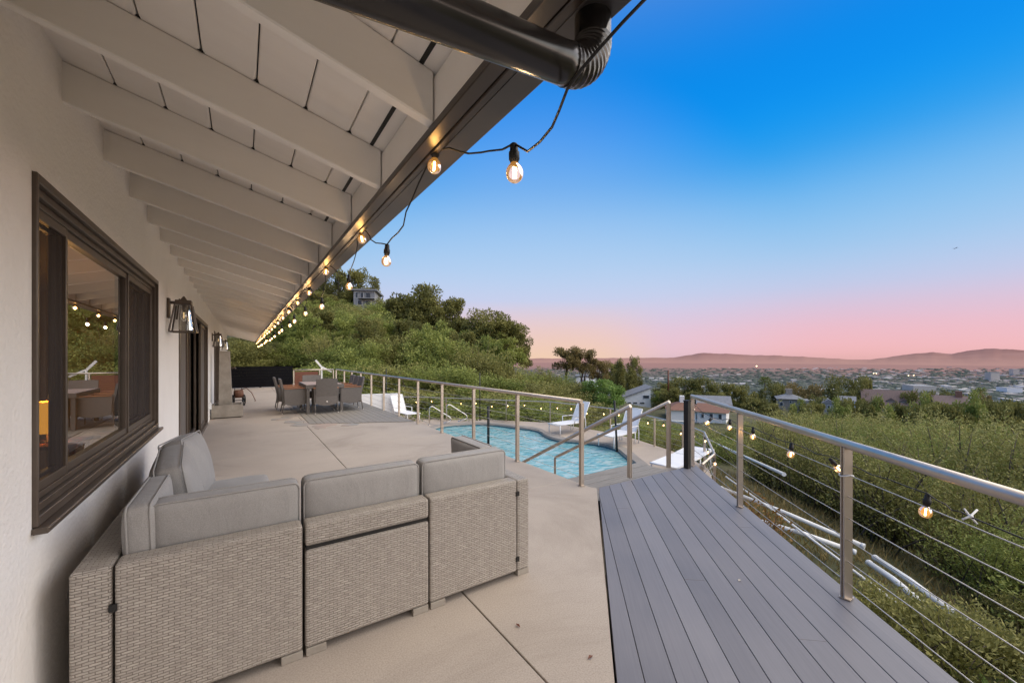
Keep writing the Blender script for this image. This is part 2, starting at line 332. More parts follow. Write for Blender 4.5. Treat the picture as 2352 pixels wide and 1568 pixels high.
def mountmat():
    m, nt, b = nodemat('mountain_haze')
    v = coords(nt, 'Object', (0.0006, 0.0006, 0.004))
    n = N(nt, 'ShaderNodeTexNoise'); n.inputs['Scale'].default_value = 3; n.inputs['Detail'].default_value = 7
    L(nt, v, n.inputs['Vector'])
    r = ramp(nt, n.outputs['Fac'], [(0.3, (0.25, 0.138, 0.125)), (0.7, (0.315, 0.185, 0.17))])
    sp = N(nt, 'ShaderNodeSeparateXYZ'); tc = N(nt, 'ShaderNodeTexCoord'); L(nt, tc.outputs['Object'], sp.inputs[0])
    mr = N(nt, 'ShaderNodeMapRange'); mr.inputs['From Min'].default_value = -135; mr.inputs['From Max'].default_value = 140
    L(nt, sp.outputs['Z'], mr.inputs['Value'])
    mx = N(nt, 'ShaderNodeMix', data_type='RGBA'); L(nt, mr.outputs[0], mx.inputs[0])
    mx.inputs[6].default_value = c4((0.40, 0.235, 0.20)); L(nt, r.outputs['Color'], mx.inputs[7])  # aerial haze painted into the slope colour, palest at the foot
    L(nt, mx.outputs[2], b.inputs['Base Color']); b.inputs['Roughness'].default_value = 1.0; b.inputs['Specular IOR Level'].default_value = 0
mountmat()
def citymat():
    m, nt, b = nodemat('city_walls')
    at_ = N(nt, 'ShaderNodeAttribute'); at_.attribute_name = 'tone'
    r = ramp(nt, at_.outputs['Fac'], [(0.0, (0.20, 0.18, 0.18)), (0.5, (0.42, 0.37, 0.35)), (1.0, (0.75, 0.70, 0.66))])
    L(nt, r.outputs['Color'], b.inputs['Base Color']); b.inputs['Roughness'].default_value = 0.9
citymat()
varied('valley_leaf', (0.070, 0.090, 0.074), (0.105, 0.125, 0.105), 0.01, 1.0)

# ---------------------------------------------------------------- mesh builder
class MB:
    def __init__(s): s.v = []; s.f = []; s.s = []
    def add(s, vs, fs, smooth=False):
        o = len(s.v); s.v += [tuple(p) for p in vs]
        for f in fs: s.f.append(tuple(i + o for i in f)); s.s.append(smooth)
        return s
    def box(s, x0, x1, y0, y1, z0, z1):
        return s.add([(x0,y0,z0),(x1,y0,z0),(x1,y1,z0),(x0,y1,z0),(x0,y0,z1),(x1,y0,z1),(x1,y1,z1),(x0,y1,z1)],
                     [(0,3,2,1),(4,5,6,7),(0,1,5,4),(1,2,6,5),(2,3,7,6),(3,0,4,7)])
    def hexa(s, b, t):
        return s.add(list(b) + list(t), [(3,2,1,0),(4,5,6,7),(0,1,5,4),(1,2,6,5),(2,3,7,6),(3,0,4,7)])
    def bar(s, p0, p1, w, h, up=(0, 0, 1)):
        p0 = Vector(p0); p1 = Vector(p1); d = (p1 - p0).normalized(); u = Vector(up)
        sd = d.cross(u)
        if sd.length < 1e-4: sd = d.cross(Vector((1, 0, 0)))
        sd.normalize(); u = sd.cross(d).normalized()
        a = sd * (w / 2); c = u * (h / 2)
        q = [(-1,-1),(1,-1),(1,1),(-1,1)]
        return s.hexa([p0 + a*i + c*j for i, j in q], [p1 + a*i + c*j for i, j in q])
    def tube(s, pts, r, n=8, caps=True, smooth=True):
        pts = [Vector(p) for p in pts]; m = len(pts)
        rr = r if isinstance(r, (list, tuple)) else [r] * m
        d = (pts[1] - pts[0]).normalized()
        a = d.cross(Vector((0, 0, 1)))
        if a.length < 1e-3: a = d.cross(Vector((1, 0, 0)))
        a.normalize(); vs = []
        for i in range(m):
            if i == 0: d = pts[1] - pts[0]
            elif i == m - 1: d = pts[-1] - pts[-2]
            else: d = (pts[i+1] - pts[i]).normalized() + (pts[i] - pts[i-1]).normalized()
            if d.length < 1e-6: d = pts[i] - pts[i-1]
            d.normalize(); a = (a - d * a.dot(d)).normalized(); b = d.cross(a)
            for k in range(n):
                t = 2 * math.pi * k / n
                vs.append(pts[i] + (a * math.cos(t) + b * math.sin(t)) * rr[i])
        fs = [(i*n+k, i*n+(k+1) % n, (i+1)*n+(k+1) % n, (i+1)*n+k) for i in range(m-1) for k in range(n)]
        s.add(vs, fs, smooth)
        if caps:
            o = len(s.v) - len(vs)
            s.f.append(tuple(o + k for k in reversed(range(n)))); s.s.append(False)
            s.f.append(tuple(o + (m-1)*n + k for k in range(n))); s.s.append(False)
        return s
    def lathe(s, c, prof, n=12, smooth=True):
        """profile of (r,z) about vertical axis at c"""
        c = Vector(c); vs = []
        for r, z in prof:
            for k in range(n):
                t = 2*math.pi*k/n; vs.append(c + Vector((r*math.cos(t), r*math.sin(t), z)))
        m = len(prof)
        fs = [(i*n+k, i*n+(k+1) % n, (i+1)*n+(k+1) % n, (i+1)*n+k) for i in range(m-1) for k in range(n)]
        s.add(vs, fs, smooth); o = len(s.v) - len(vs)
        s.f.append(tuple(o + k for k in reversed(range(n)))); s.s.append(smooth)
        s.f.append(tuple(o + (m-1)*n + k for k in range(n))); s.s.append(smooth)
        return s
    def sphere(s, c, r, n=12, m=8, sc=(1, 1, 1)):
        prof = [(max(1e-4, r*math.sin(math.pi*i/m)), -r*math.cos(math.pi*i/m)) for i in range(m+1)]
        b = MB().lathe((0, 0, 0), prof, n)
        return s.add([(c[0]+p[0]*sc[0], c[1]+p[1]*sc[1], c[2]+p[2]*sc[2]) for p in b.v], b.f, True)
    def prism(s, poly, z0, z1):
        n = len(poly)
        vs = [(p[0], p[1], z0) for p in poly] + [(p[0], p[1], z1) for p in poly]
        ar = sum(poly[i][0]*poly[(i+1) % n][1] - poly[(i+1) % n][0]*poly[i][1] for i in range(n))
        idx = list(range(n)) if ar > 0 else list(reversed(range(n)))
        fs = [tuple(reversed(idx)), tuple(n+i for i in idx)]
        for q in range(n):
            i, j = idx[q], idx[(q+1) % n]; fs.append((i, j, n+j, n+i))
        return s.add(vs, fs)
    def xform(s, M):
        s.v = [tuple(M @ Vector(p)) for p in s.v]; return s
    def build(s, name, mat, parent=None, bevel=0.0, seg=2, loc=None):
        me = bpy.data.meshes.new(name)
        me.from_pydata(s.v, [], s.f); me.update()
        me.polygons.foreach_set('use_smooth', s.s)
        uv = me.uv_layers.new(name='UVMap')
        buf = np.zeros(len(me.loops) * 2, dtype=np.float32)
        for p in me.polygons:
            nx, ny, nz = abs(p.normal.x), abs(p.normal.y), abs(p.normal.z)
            for li in p.loop_indices:
                co = s.v[me.loops[li].vertex_index]
                if nz >= nx and nz >= ny: a, b = (co[0], co[1])
                elif nx >= ny: a, b = (co[1], co[2])
                else: a, b = (co[0], co[2])
                buf[2*li] = a; buf[2*li+1] = b
        uv.data.foreach_set('uv', buf)
        me.materials.append(MATS[mat] if isinstance(mat, str) else mat)
        o = bpy.data.objects.new(name, me); COL.objects.link(o)
        if parent: o.parent = parent
        if loc: o.location = loc
        if bevel:
            md = o.modifiers.new('bevel', 'BEVEL'); md.width = bevel; md.segments = seg; md.limit_method = 'ANGLE'; md.angle_limit = R(40)
        return o

def tag(o, label=None, cat=None, group=None, kind=None):
    if label: o['label'] = label
    if cat: o['category'] = cat
    if group: o['group'] = group
    if kind: o['kind'] = kind
    return o
def thing(name, label, cat, loc=(0, 0, 0), rz=0.0, group=None, scale=None):
    o = bpy.data.objects.new(name, None); COL.objects.link(o)
    o.empty_display_size = 0.1
    o.location = loc; o.rotation_euler = (0, 0, rz)
    if scale: o.scale = scale
    return tag(o, label, cat, group)
def struct(o, label=None): return tag(o, label, None, None, 'structure')
def dup(root, loc, rz, label=None, group=None, scale=None):
    r = root.copy(); COL.objects.link(r); r.location = loc; r.rotation_euler = (0, 0, rz)
    if scale: r.scale = scale
    if label: r['label'] = label
    if group: r['group'] = group
    for ch in list(root.children):
        c = ch.copy(); COL.objects.link(c); c.parent = r
        for g in list(ch.children):
            d = g.copy(); COL.objects.link(d); d.parent = c
    return r

def cushion(dx, dy, dz, r=0.035, puff=0.02, wr=0.006, seed=0, axis=2, n=14):
    """soft cushion centred at origin; axis = puffed face normal"""
    hs = [dx/2, dy/2, dz/2]; mb = MB(); vs = {}; fl = []
    def P(p):
        k = tuple(round(c, 5) for c in p)
        if k in vs: return vs[k]
        q = Vector([p[i]*hs[i] for i in range(3)])
        inner = Vector([max(-(hs[i]-r), min(hs[i]-r, q[i])) for i in range(3)])
        d = q - inner
        if d.length > 1e-6: q = inner + d.normalized() * r
        o = [i for i in range(3) if i != axis]
        w = (1 - abs(p[o[0]])**2.5) * (1 - abs(p[o[1]])**2.5)
        q[axis] += puff * w * (1 if p[axis] > 0 else -1) * (1 if abs(p[axis]) > 0.5 else abs(p[axis]))
        nz = mnoise.noise(Vector((q.x*7+seed*3.1, q.y*7-seed, q.z*7+seed)))
        nf = mnoise.noise(Vector((q.x*22+seed, q.y*22, q.z*9-seed)))
        q[axis] += wr * (nz + 0.5*nf) * (0.4 + 0.6*w)
        vs[k] = len(mb.v); mb.v.append(tuple(q)); return vs[k]
    for ax in range(3):
        for sg in (-1, 1):
            o = [i for i in range(3) if i != ax]
            for i in range(n):
                for j in range(n):
                    cs = []
                    for a, b in ((0,0),(1,0),(1,1),(0,1)):
                        p = [0,0,0]; p[ax] = sg
                        # denser sampling near the rims
                        f = lambda t: math.sin((t*2-1)*math.pi/2*0.98)/math.sin(math.pi/2*0.98)
                        p[o[0]] = f((i+a)/n); p[o[1]] = f((j+b)/n); cs.append(P(p))
                    flip = (sg > 0) == (ax == 1)
                    fl.append(tuple(reversed(cs)) if flip else tuple(cs))
    mb.f = fl; mb.s = [True]*len(fl)
    return mb
def piping_loop(dx, dz, y, r=0.006):
    """rounded rectangular welt in the xz plane at depth y"""
    c = 0.03; pts = []
    for cx, cz, a0 in ((dx/2-c, dz/2-c, 0), (-dx/2+c, dz/2-c, 90), (-dx/2+c, -dz/2+c, 180), (dx/2-c, -dz/2+c, 270)):
        for k in range(4):
            a = R(a0 + 30*k); pts.append((cx + c*math.cos(a), y, cz + c*math.sin(a)))
    pts.append(pts[0]); return MB().tube(pts, r, 6, caps=False)

# ================================================================ WORLD, SUN, CAMERA
SUN_AZ = math.atan2(0.609, 0.795)          # sunset bearing, clockwise from +Y
w = bpy.data.worlds.new('World'); SC.world = w; w.use_nodes = True
nt = w.node_tree; bg = nt.nodes['Background']
tc = nt.nodes.new('ShaderNodeTexCoord')
sep = nt.nodes.new('ShaderNodeSeparateXYZ'); L(nt, tc.outputs['Generated'], sep.inputs[0])
mr = nt.nodes.new('ShaderNodeMapRange'); mr.inputs['From Min'].default_value = -0.1; mr.inputs['From Max'].default_value = 0.9
L(nt, sep.outputs['Z'], mr.inputs['Value'])
def zz(el): return (math.sin(R(el)) + 0.1) / 1.0
sky = ramp(nt, mr.outputs[0], [
    (0.0, (0.40, 0.26, 0.22)),
    (zz(0.0), (0.87, 0.47, 0.47)),
    (zz(2.0), (0.87, 0.49, 0.54)),
    (zz(4.5), (0.79, 0.51, 0.62)),
    (zz(8.0), (0.53, 0.60, 0.82)),
    (zz(12.5), (0.35, 0.585, 0.85)),
    (zz(18.0), (0.17, 0.48, 0.86)),
    (zz(23.0), (0.010, 0.335, 0.84)),
    (zz(29.0), (0.000, 0.280, 0.88)),
    (zz(40.0), (0.000, 0.20, 0.74)),
    (zz(50.0), (0.26, 0.38, 0.66)),
    (1.0, (0.80, 0.76, 0.72)),
])
sky.color_ramp.interpolation = 'B_SPLINE'
# glow around the sunset bearing
dt = nt.nodes.new('ShaderNodeVectorMath'); dt.operation = 'DOT_PRODUCT'
L(nt, tc.outputs['Generated'], dt.inputs[0]); dt.inputs[1].default_value = (math.sin(SUN_AZ), math.cos(SUN_AZ), 0.015)
g1 = nt.nodes.new('ShaderNodeMapRange'); g1.interpolation_type = 'SMOOTHSTEP'
g1.inputs['From Min'].default_value = math.cos(R(19)); g1.inputs['From Max'].default_value = 1.0
L(nt, dt.outputs['Value'], g1.inputs['Value'])
gz = nt.nodes.new('ShaderNodeMapRange'); gz.inputs['From Min'].default_value = 0.14; gz.inputs['From Max'].default_value = 0.0
L(nt, sep.outputs['Z'], gz.inputs['Value'])
gm = nt.nodes.new('ShaderNodeMath'); gm.operation = 'MULTIPLY'; L(nt, g1.outputs[0], gm.inputs[0]); L(nt, gz.outputs[0], gm.inputs[1])
mx = nt.nodes.new('ShaderNodeMix'); mx.data_type = 'RGBA'
L(nt, gm.outputs[0], mx.inputs[0]); L(nt, sky.outputs['Color'], mx.inputs[6]); mx.inputs[7].default_value = (1.0, 0.56, 0.22, 1)
# broad paler veil toward the sunset side
g2 = nt.nodes.new('ShaderNodeMapRange'); g2.interpolation_type = 'SMOOTHSTEP'
g2.inputs['From Min'].default_value = 0.80; g2.inputs['From Max'].default_value = 1.0; g2.inputs['To Max'].default_value = 0.34
L(nt, dt.outputs['Value'], g2.inputs['Value'])
mx2 = nt.nodes.new('ShaderNodeMix'); mx2.data_type = 'RGBA'
L(nt, g2.outputs[0], mx2.inputs[0]); L(nt, mx.outputs[2], mx2.inputs[6]); mx2.inputs[7].default_value = (0.63, 0.70, 0.90, 1)
# physical twilight sky added underneath
ns = nt.nodes.new('ShaderNodeTexSky'); ns.sky_type = 'NISHITA'; ns.sun_disc = False
ns.sun_elevation = math.asin(0.55/Vector((0.56, -0.62, 0.55)).length); ns.sun_rotation = math.atan2(0.56, -0.62)
sc_ = nt.nodes.new('ShaderNodeMix'); sc_.data_type = 'RGBA'; sc_.blend_type = 'ADD'; sc_.inputs[0].default_value = 0.002
L(nt, mx2.outputs[2], sc_.inputs[6]); L(nt, ns.outputs[0], sc_.inputs[7])
L(nt, sc_.outputs[2], bg.inputs['Color']); bg.inputs['Strength'].default_value = 1.0

sun = bpy.data.lights.new('sun', 'SUN'); sun.energy = 4.7; sun.angle = R(110); sun.color = (1.0, 0.86, 0.66)
so = bpy.data.objects.new('sun', sun); COL.objects.link(so)
sd = Vector((0.56, -0.62, 0.55)).normalized()
so.rotation_euler = sd.to_track_quat('Z', 'Y').to_euler()

cam = bpy.data.cameras.new('camera'); cam.lens = 14.0; cam.sensor_width = 36.0; cam.shift_y = 36.0/2352.0
cam.clip_start = 0.05; cam.clip_end = 60000
co = bpy.data.objects.new('camera', cam); COL.objects.link(co)
co.location = (0, 0, EYE); co.rotation_euler = (R(90), 0, -YAW); SC.camera = co
SC.view_settings.view_transform = 'Standard'; SC.view_settings.look = 'None'; SC.view_settings.exposure = 0
SC.cycles.max_bounces = 8; SC.cycles.diffuse_bounces = 4; SC.cycles.glossy_bounces = 4; SC.cycles.transmission_bounces = 4
SC.cycles.transparent_max_bounces = 16; SC.cycles.caustics_reflective = False; SC.cycles.caustics_refractive = False
SC.cycles.sample_clamp_indirect = 3.0; SC.cycles.use_denoising = True

# ================================================================ HOUSE
WX = -0.63                                  # outer face of the wall
house = thing('house', 'long white stucco house with open rafter eaves and dark windows', 'house', (WX, 12, 0))
HO = Vector((WX, 12, 0))
def hb(mb): return mb.xform(Matrix.Translation(-HO))
Y0, Y1 = -5.0, 24.2
WT = 0.20
WIN = (2.16, 4.68, 0.83, 2.125)
DR1 = (6.15, 10.8, 0.03, 2.15)
DR2 = (13.2, 16.2, 0.03, 2.15)
m = MB(); ZT = 2.80
def wallbox(y0, y1, z0, z1): m.box(WX - WT, WX, y0, y1, z0, z1)
wallbox(Y0, WIN[0], -0.3, ZT); wallbox(WIN[0], WIN[1], -0.3, WIN[2]); wallbox(WIN[0], WIN[1], WIN[3], ZT)
wallbox(WIN[1], DR1[0], -0.3, ZT); wallbox(DR1[0], DR1[1], DR1[3], ZT); wallbox(DR1[1], DR2[0], -0.3, ZT)
wallbox(DR2[0], DR2[1], DR2[3], ZT); wallbox(DR2[1], Y1, -0.3, ZT); wallbox(DR1[0], DR1[1], -0.3, 0.0); wallbox(DR2[0], DR2[1], -0.3, 0.0)
m.box(-9.0, WX - WT, Y1 - 0.2, Y1, -0.3, ZT)
# joined wall faces that touch share one plane, so merge the coincident edges away
hb(m).build('wall', 'stucco', house)
# interior rooms seen through the glass
m = MB()
def room(y0, y1, x0=-5.0, x1=WX - WT - 0.004, z0=0.02, z1=2.45):
    vs = [(x0,y0,z0),(x1,y0,z0),(x1,y1,z0),(x0,y1,z0),(x0,y0,z1),(x1,y0,z1),(x1,y1,z1),(x0,y1,z1)]
    m.add(vs, [(0,1,2,3),(7,6,5,4),(4,5,1,0),(6,7,3,2),(7,4,0,3)])
room(1.2, 9.0); 
hb(m).build('room', 'room_paint', house)
m = MB(); room(9.05, 18.0); hb(m).build('room', 'dark_room', house)
m = MB(); m.box(-3.3, -3.22, 5.2, 8.9, 0.03, 2.1); hb(m).build('room_divider', 'dark_room', house)

# roof: sheathing boards (slope falls toward +X), rafters, fascia, gutter
SL = 0.262                                   # slope
def zs(x): return 2.700 - SL * (x - WX)      # underside of the sheathing
EX = 0.525                                   # rafter end
mb = MB(); bw = 0.171; x = WX - 0.35; i = 0
ya, yb = Y0, Y1 + 0.45
while x < EX + 0.12:
    x0, x1 = x + 0.0025, min(x + bw - 0.0025, EX + 0.13)
    b = [(x0, ya, zs(x0)), (x1, ya, zs(x1)), (x1, yb, zs(x1)), (x0, yb, zs(x0))]
    mb.hexa(b, [(p[0], p[1], p[2] + 0.022) for p in b]); x += bw
hb(mb).build('roof_boards', 'ceiling_paint', house, bevel=0.004, seg=1)
mb = MB(); x0, x1 = -9.0, EX + 0.145
b = [(x0, ya, zs(x0)+0.026), (x1, ya, zs(x1)+0.026), (x1, yb, zs(x1)+0.026), (x0, yb, zs(x0)+0.026)]
mb.hexa(b, [(p[0], p[1], p[2]+0.04) for p in b]); hb(mb).build('roof', 'roof_dark', house)
# blocking gap: dark strip seen above the subfascia
def rafter_mb():
    mb = MB(); h = 0.172
    xa, xb = WX - 0.05, EX
    mb.hexa([(xa, -0.021, zs(xa)-h), (xb, -0.021, zs(xb)-h), (xb, 0.021, zs(xb)-h), (xa, 0.021, zs(xa)-h)],
            [(xa, -0.021, zs(xa)-0.0015), (xb, -0.021, zs(xb)-0.0015), (xb, 0.021, zs(xb)-0.0015), (xa, 0.021, zs(xa)-0.0015)])
    return mb
r0 = rafter_mb().build('rafter', 'rafter_paint', house, bevel=0.004, seg=1)
r0.location = Vector((0, 2.47 - 0.605*8, 0)) - HO
for k in range(1, 45):
    y = 2.47 + 0.605*(k - 8)
    if y > Y1 + 0.3: break
    rr = r0.copy(); COL.objects.link(rr); rr.location = Vector((0, y, 0)) - HO
mb = MB(); mb.box(EX + 0.004, EX + 0.040, ya, yb, 2.225, zs(EX) - 0.016); hb(mb).build('subfascia', 'rafter_paint', house)
mb = MB(); mb.box(EX + 0.042, EX + 0.066, ya, yb, 2.190, zs(EX) - 0.005)
mb.box(EX - 0.006, EX + 0.041, ya, yb, 2.195, 2.2235); hb(mb).build('fascia', 'fascia_paint', house, bevel=0.003, seg=1)
# K-style gutter: open trough with a lip
gx0, gx1, gz = EX + 0.072, EX + 0.172, 2.198
prof = [(gx0, gz+0.115), (gx0, gz), (gx1-0.02, gz), (gx1, gz+0.045), (gx1+0.012, gz+0.10), (gx1+0.004, gz+0.115),
        (gx1+0.001, gz+0.110), (gx1+0.008, gz+0.099), (gx1-0.004, gz+0.047), (gx1-0.022, gz+0.004), (gx0+0.003, gz+0.004), (gx0+0.003, gz+0.115)]
mb = MB(); n = len(prof)
mb.add([(p[0], ya, p[1]) for p in prof] + [(p[0], yb, p[1]) for p in prof],
       [(i, (i+1) % n, n+(i+1) % n, n+i) for i in range(n)] + [tuple(range(n)), tuple(reversed(range(n, 2*n)))])
gut = hb(mb).build('gutter', 'gutter_paint', house, bevel=0.003, seg=1)
# dark strip for the gap before the subfascia and the dark notches where board joints meet the rafters
mb = MB(); xa, xb = EX - 0.050, EX - 0.036
mb.hexa([(xa, ya, zs(xa)-0.003), (xb, ya, zs(xb)-0.003), (xb, yb-0.01, zs(xb)-0.003), (xa, yb-0.01, zs(xa)-0.003)], [(xa, ya, zs(xa)+0.004), (xb, ya, zs(xb)+0.004), (xb, yb-0.01, zs(xb)+0.004), (xa, yb-0.01, zs(xa)+0.004)])
rn = random.Random(8); x = WX - 0.35
while x < EX:
    x += bw
    if not (WX < x < EX - 0.03): continue
    for k in range(-1, 26):
        y = 2.47 + 0.605*k - 0.021; w1, w2 = rn.uniform(0.007, 0.015), rn.uniform(0.010, 0.020)
        q = [(x-w1, y-0.0005), (x, y-w2), (x+w1*0.7, y-0.0005)]
        mb.add([(a, b, zs(a)-0.0022) for a, b in q] + [(a, b, zs(a)+0.002) for a, b in q], [(2,1,0), (0,1,4,3), (1,2,5,4), (2,0,3,5)])
hb(mb).build('board_gaps', 'rubber', house)
# gable end board
mb = MB()
for (xa, xb) in ((-9.0, EX),):
    mb.hexa([(xa, yb+0.002, zs(xa)-0.15), (xb, yb+0.002, zs(xb)-0.15), (xb, yb+0.04, zs(xb)-0.15), (xa, yb+0.04, zs(xa)-0.15)],
            [(xa, yb+0.002, zs(xa)+0.065), (xb, yb+0.002, zs(xb)+0.065), (xb, yb+0.04, zs(xb)+0.065), (xa, yb+0.04, zs(xa)+0.065)])
hb(mb).build('barge_board', 'rafter_paint', house)

# downspout: drops from the gutter, corrugated elbow, runs back to the wall
ox, oy = gx0 + 0.045, 0.63
path = [(ox, oy, 2.27), (ox, oy, 2.150)]; rad = [0.040, 0.040]
rb = 0.085; dirx = Vector((-1, 0, -0.115)).normalized()
for k in range(1, 41):
    a = R(84) * k / 40
    path.append((ox - rb*(1 - math.cos(a)), oy, 2.150 - rb*math.sin(a)))
    rad.append(0.0405 + (0.0016, 0.0016, -0.0008, -0.0008)[k % 4])
e = Vector(path[-1])
pipe_start = e
dmb = MB().tube(path, rad, 20)
elbow = hb(dmb).build('elbow', 'pipe_paint', None)
mb = MB().tube([e + dirx*(-0.012), e + dirx*0.02, e + dirx*1.04], [0.0415, 0.0400, 0.0400], 24)
ds = hb(mb).build('downspout', 'pipe_paint', house); elbow.parent = ds
# ---------- window
y0, y1, z0, z1 = WIN
def frame_rect(mb, y0, y1, z0, z1, w, xa, xb, wv=None):
    v = wv or w
    mb.box(xa, xb, y0, y0+v, z0, z1); mb.box(xa, xb, y1-v, y1, z0, z1)
    mb.box(xa, xb, y0+v+0.0005, y1-v-0.0005, z1-w, z1); mb.box(xa, xb, y0+v+0.0005, y1-v-0.0005, z0, z0+w)
win = MB(); frame_rect(win, y0+0.002, y1-0.002, z0+0.002, z1-0.002, 0.035, WX-0.15, WX+0.014, 0.016)
W_ = hb(win).build('window', 'bronze', house, bevel=0.003, seg=1)
mb = MB(); frame_rect(mb, y0+0.019, y1-0.019, z0+0.038, z1-0.038, 0.030, WX-0.14, WX-0.006, 0.010)
frame_rect(mb, y0+0.030, y1-0.030, z0+0.069, z1-0.069, 0.024, WX-0.135, WX-0.026, 0.010)
hb(mb).build('frame', 'bronze', W_, bevel=0.002, seg=1)
d1, d2 = 2.64, 3.80
iy0, iy1, iz0, iz1 = y0+0.041, y1-0.041, z0+0.094, z1-0.094
def sash(a, b, xa, xb, mat, name, px):
    s_ = MB(); frame_rect(s_, a, b, iz0, iz1, 0.038, xa, xb, 0.020)
    so_ = hb(s_).build('sash', 'bronze', W_, bevel=0.002, seg=1)
    g = MB().add([(px, a+0.018, iz0+0.036), (px, b-0.018, iz0+0.036), (px, b-0.018, iz1-0.036), (px, a+0.018, iz1-0.036)], [(0, 1, 2, 3)])
    return hb(g).build(name, mat, so_)
sash(iy0, d1, WX-0.050, WX-0.030, 'insect_screen', 'screen', WX-0.040)
sash(d1+0.001, d2, WX-0.070, WX-0.038, 'window_glass', 'pane', WX-0.056)
sash(d2+0.001, iy1, WX-0.050, WX-0.030, 'insect_screen', 'screen', WX-0.040)
sash(iy0, d1+0.03, WX-0.094, WX-0.072, 'window_glass', 'pane', WX-0.083)
sash(d2-0.03, iy1, WX-0.094, WX-0.072, 'window_glass', 'pane', WX-0.083)
mb = MB().box(WX+0.001, WX+0.045, y0-0.01, y1+0.01, z0-0.022, z0+0.001); hb(mb).build('sill', 'bronze', W_, bevel=0.004, seg=1)
# ---------- sliding doors
def slider(D, panels, handle_y):
    y0, y1, z0, z1 = D
    mb = MB(); frame_rect(mb, y0+0.002, y1-0.002, z0-0.026, z1-0.002, 0.06, WX-0.17, WX+0.012)
    d = hb(mb).build('door', 'bronze', house, bevel=0.003, seg=1)
    for (a, b, xo, mat, nm) in panels:
        fm = MB(); frame_rect(fm, a, b, z0+0.036, z1-0.064, 0.055, WX-xo-0.035, WX-xo)
        hb(fm).build('leaf_frame', 'bronze', d, bevel=0.002, seg=1)
        g = MB().add([(WX-xo-0.017, a+0.053, z0+0.09), (WX-xo-0.017, b-0.053, z0+0.09), (WX-xo-0.017, b-0.053, z1-0.118), (WX-xo-0.017, a+0.053, z1-0.118)], [(0, 1, 2, 3)])
        hb(g).build(nm, mat, d)
    h = MB(); h.tube([(WX+0.005-panels[1][2], handle_y, 0.95), (WX+0.04-panels[1][2], handle_y, 0.98), (WX+0.04-panels[1][2], handle_y, 1.18), (WX+0.005-panels[1][2], handle_y, 1.21)], 0.009, 6)
    hb(h).build('handle', 'chrome', d)
    return d
slider(DR1, [(6.22, 7.42, 0.03, 'grey_screen', 'screen'), (7.36, 8.55, 0.105, 'window_glass', 'pane'), (8.5, 9.7, 0.105, 'window_glass', 'pane'), (9.64, 10.74, 0.03, 'grey_screen', 'screen')], 7.47)
slider(DR2, [(13.27, 14.7, 0.03, 'window_glass', 'pane'), (14.6, 16.13, 0.09, 'window_glass', 'pane')], 14.68)
# outlet box low on the wall by the fountain, small vent line
mb = MB().box(WX, WX+0.05, 11.15, 11.25, 0.28, 0.42); hb(mb).build('outlet_box', 'white_frame', house, bevel=0.006)

# ---------- wall lanterns
def lantern_parts(t):
    MB().box(0.0, 0.022, -0.045, 0.045, -0.085, 0.115).build('backplate', 'bronze', t, bevel=0.004)
    a = MB(); a.box(0.0225, 0.115, -0.016, 0.016, 0.06, 0.088); a.box(0.06, 0.20, -0.07, 0.07, 0.055, 0.0595); a.box(0.065, 0.195, -0.064, 0.064, 0.06, 0.10)
    a.hexa([(0.10,-0.03,0.101),(0.16,-0.03,0.101),(0.16,0.03,0.101),(0.10,0.03,0.101)], [(0.125,-0.004,0.145),(0.135,-0.004,0.145),(0.135,0.004,0.145),(0.125,0.004,0.145)])
    a.build('cap', 'bronze', t, bevel=0.003, seg=1)
    f = MB(); c = 0.13
    tp = [(c-0.065,-0.065),(c+0.065,-0.065),(c+0.065,0.065),(c-0.065,0.065)]
    bt = [(c-0.105,-0.105),(c+0.105,-0.105),(c+0.105,0.105),(c-0.105,0.105)]
    for i in range(4):
        f.bar((*tp[i], 0.053), (*bt[i], -0.22), 0.012, 0.012)
        f.bar((*bt[i], -0.222), (*bt[(i+1) % 4], -0.222), 0.012, 0.012)
    f.build('frame', 'bronze', t)
    g = MB().lathe((c, 0, 0), [(0.052, 0.05), (0.078, -0.205)], 18)
    g.f = g.f[:-2]; g.s = g.s[:-2]
    g.build('shade', 'lantern_glass', t)
    b = MB().lathe((c, 0, 0), [(0.018, 0.05), (0.02, 0.0)], 10).build('socket', 'bronze', t)
    b = MB().lathe((c, 0, 0), [(0.012, -0.001), (0.022, -0.03), (0.026, -0.07), (0.018, -0.10), (0.004, -0.112)], 12)
    bo = b.build('bulb', 'bulb_clear', t)
    MB().tube([(c, 0.0, -0.02), (c, 0.003, -0.08)], 0.004, 6).build('filament', 'lamp_filament', bo)
t = thing('wall_lantern', 'largest bronze lantern with clear tapered glass, between the window and the sliding door', 'wall lamp', (WX, 5.28, 1.93), 0, 'bronze lanterns on the house wall')
lantern_parts(t)
dup(t, (WX, 12.3, 1.93), 0, 'middle bronze wall lantern, small, beyond the sliding door')
dup(t, (WX, 17.4, 1.93), 0, 'farthest bronze wall lantern, just above the stone fountain column')

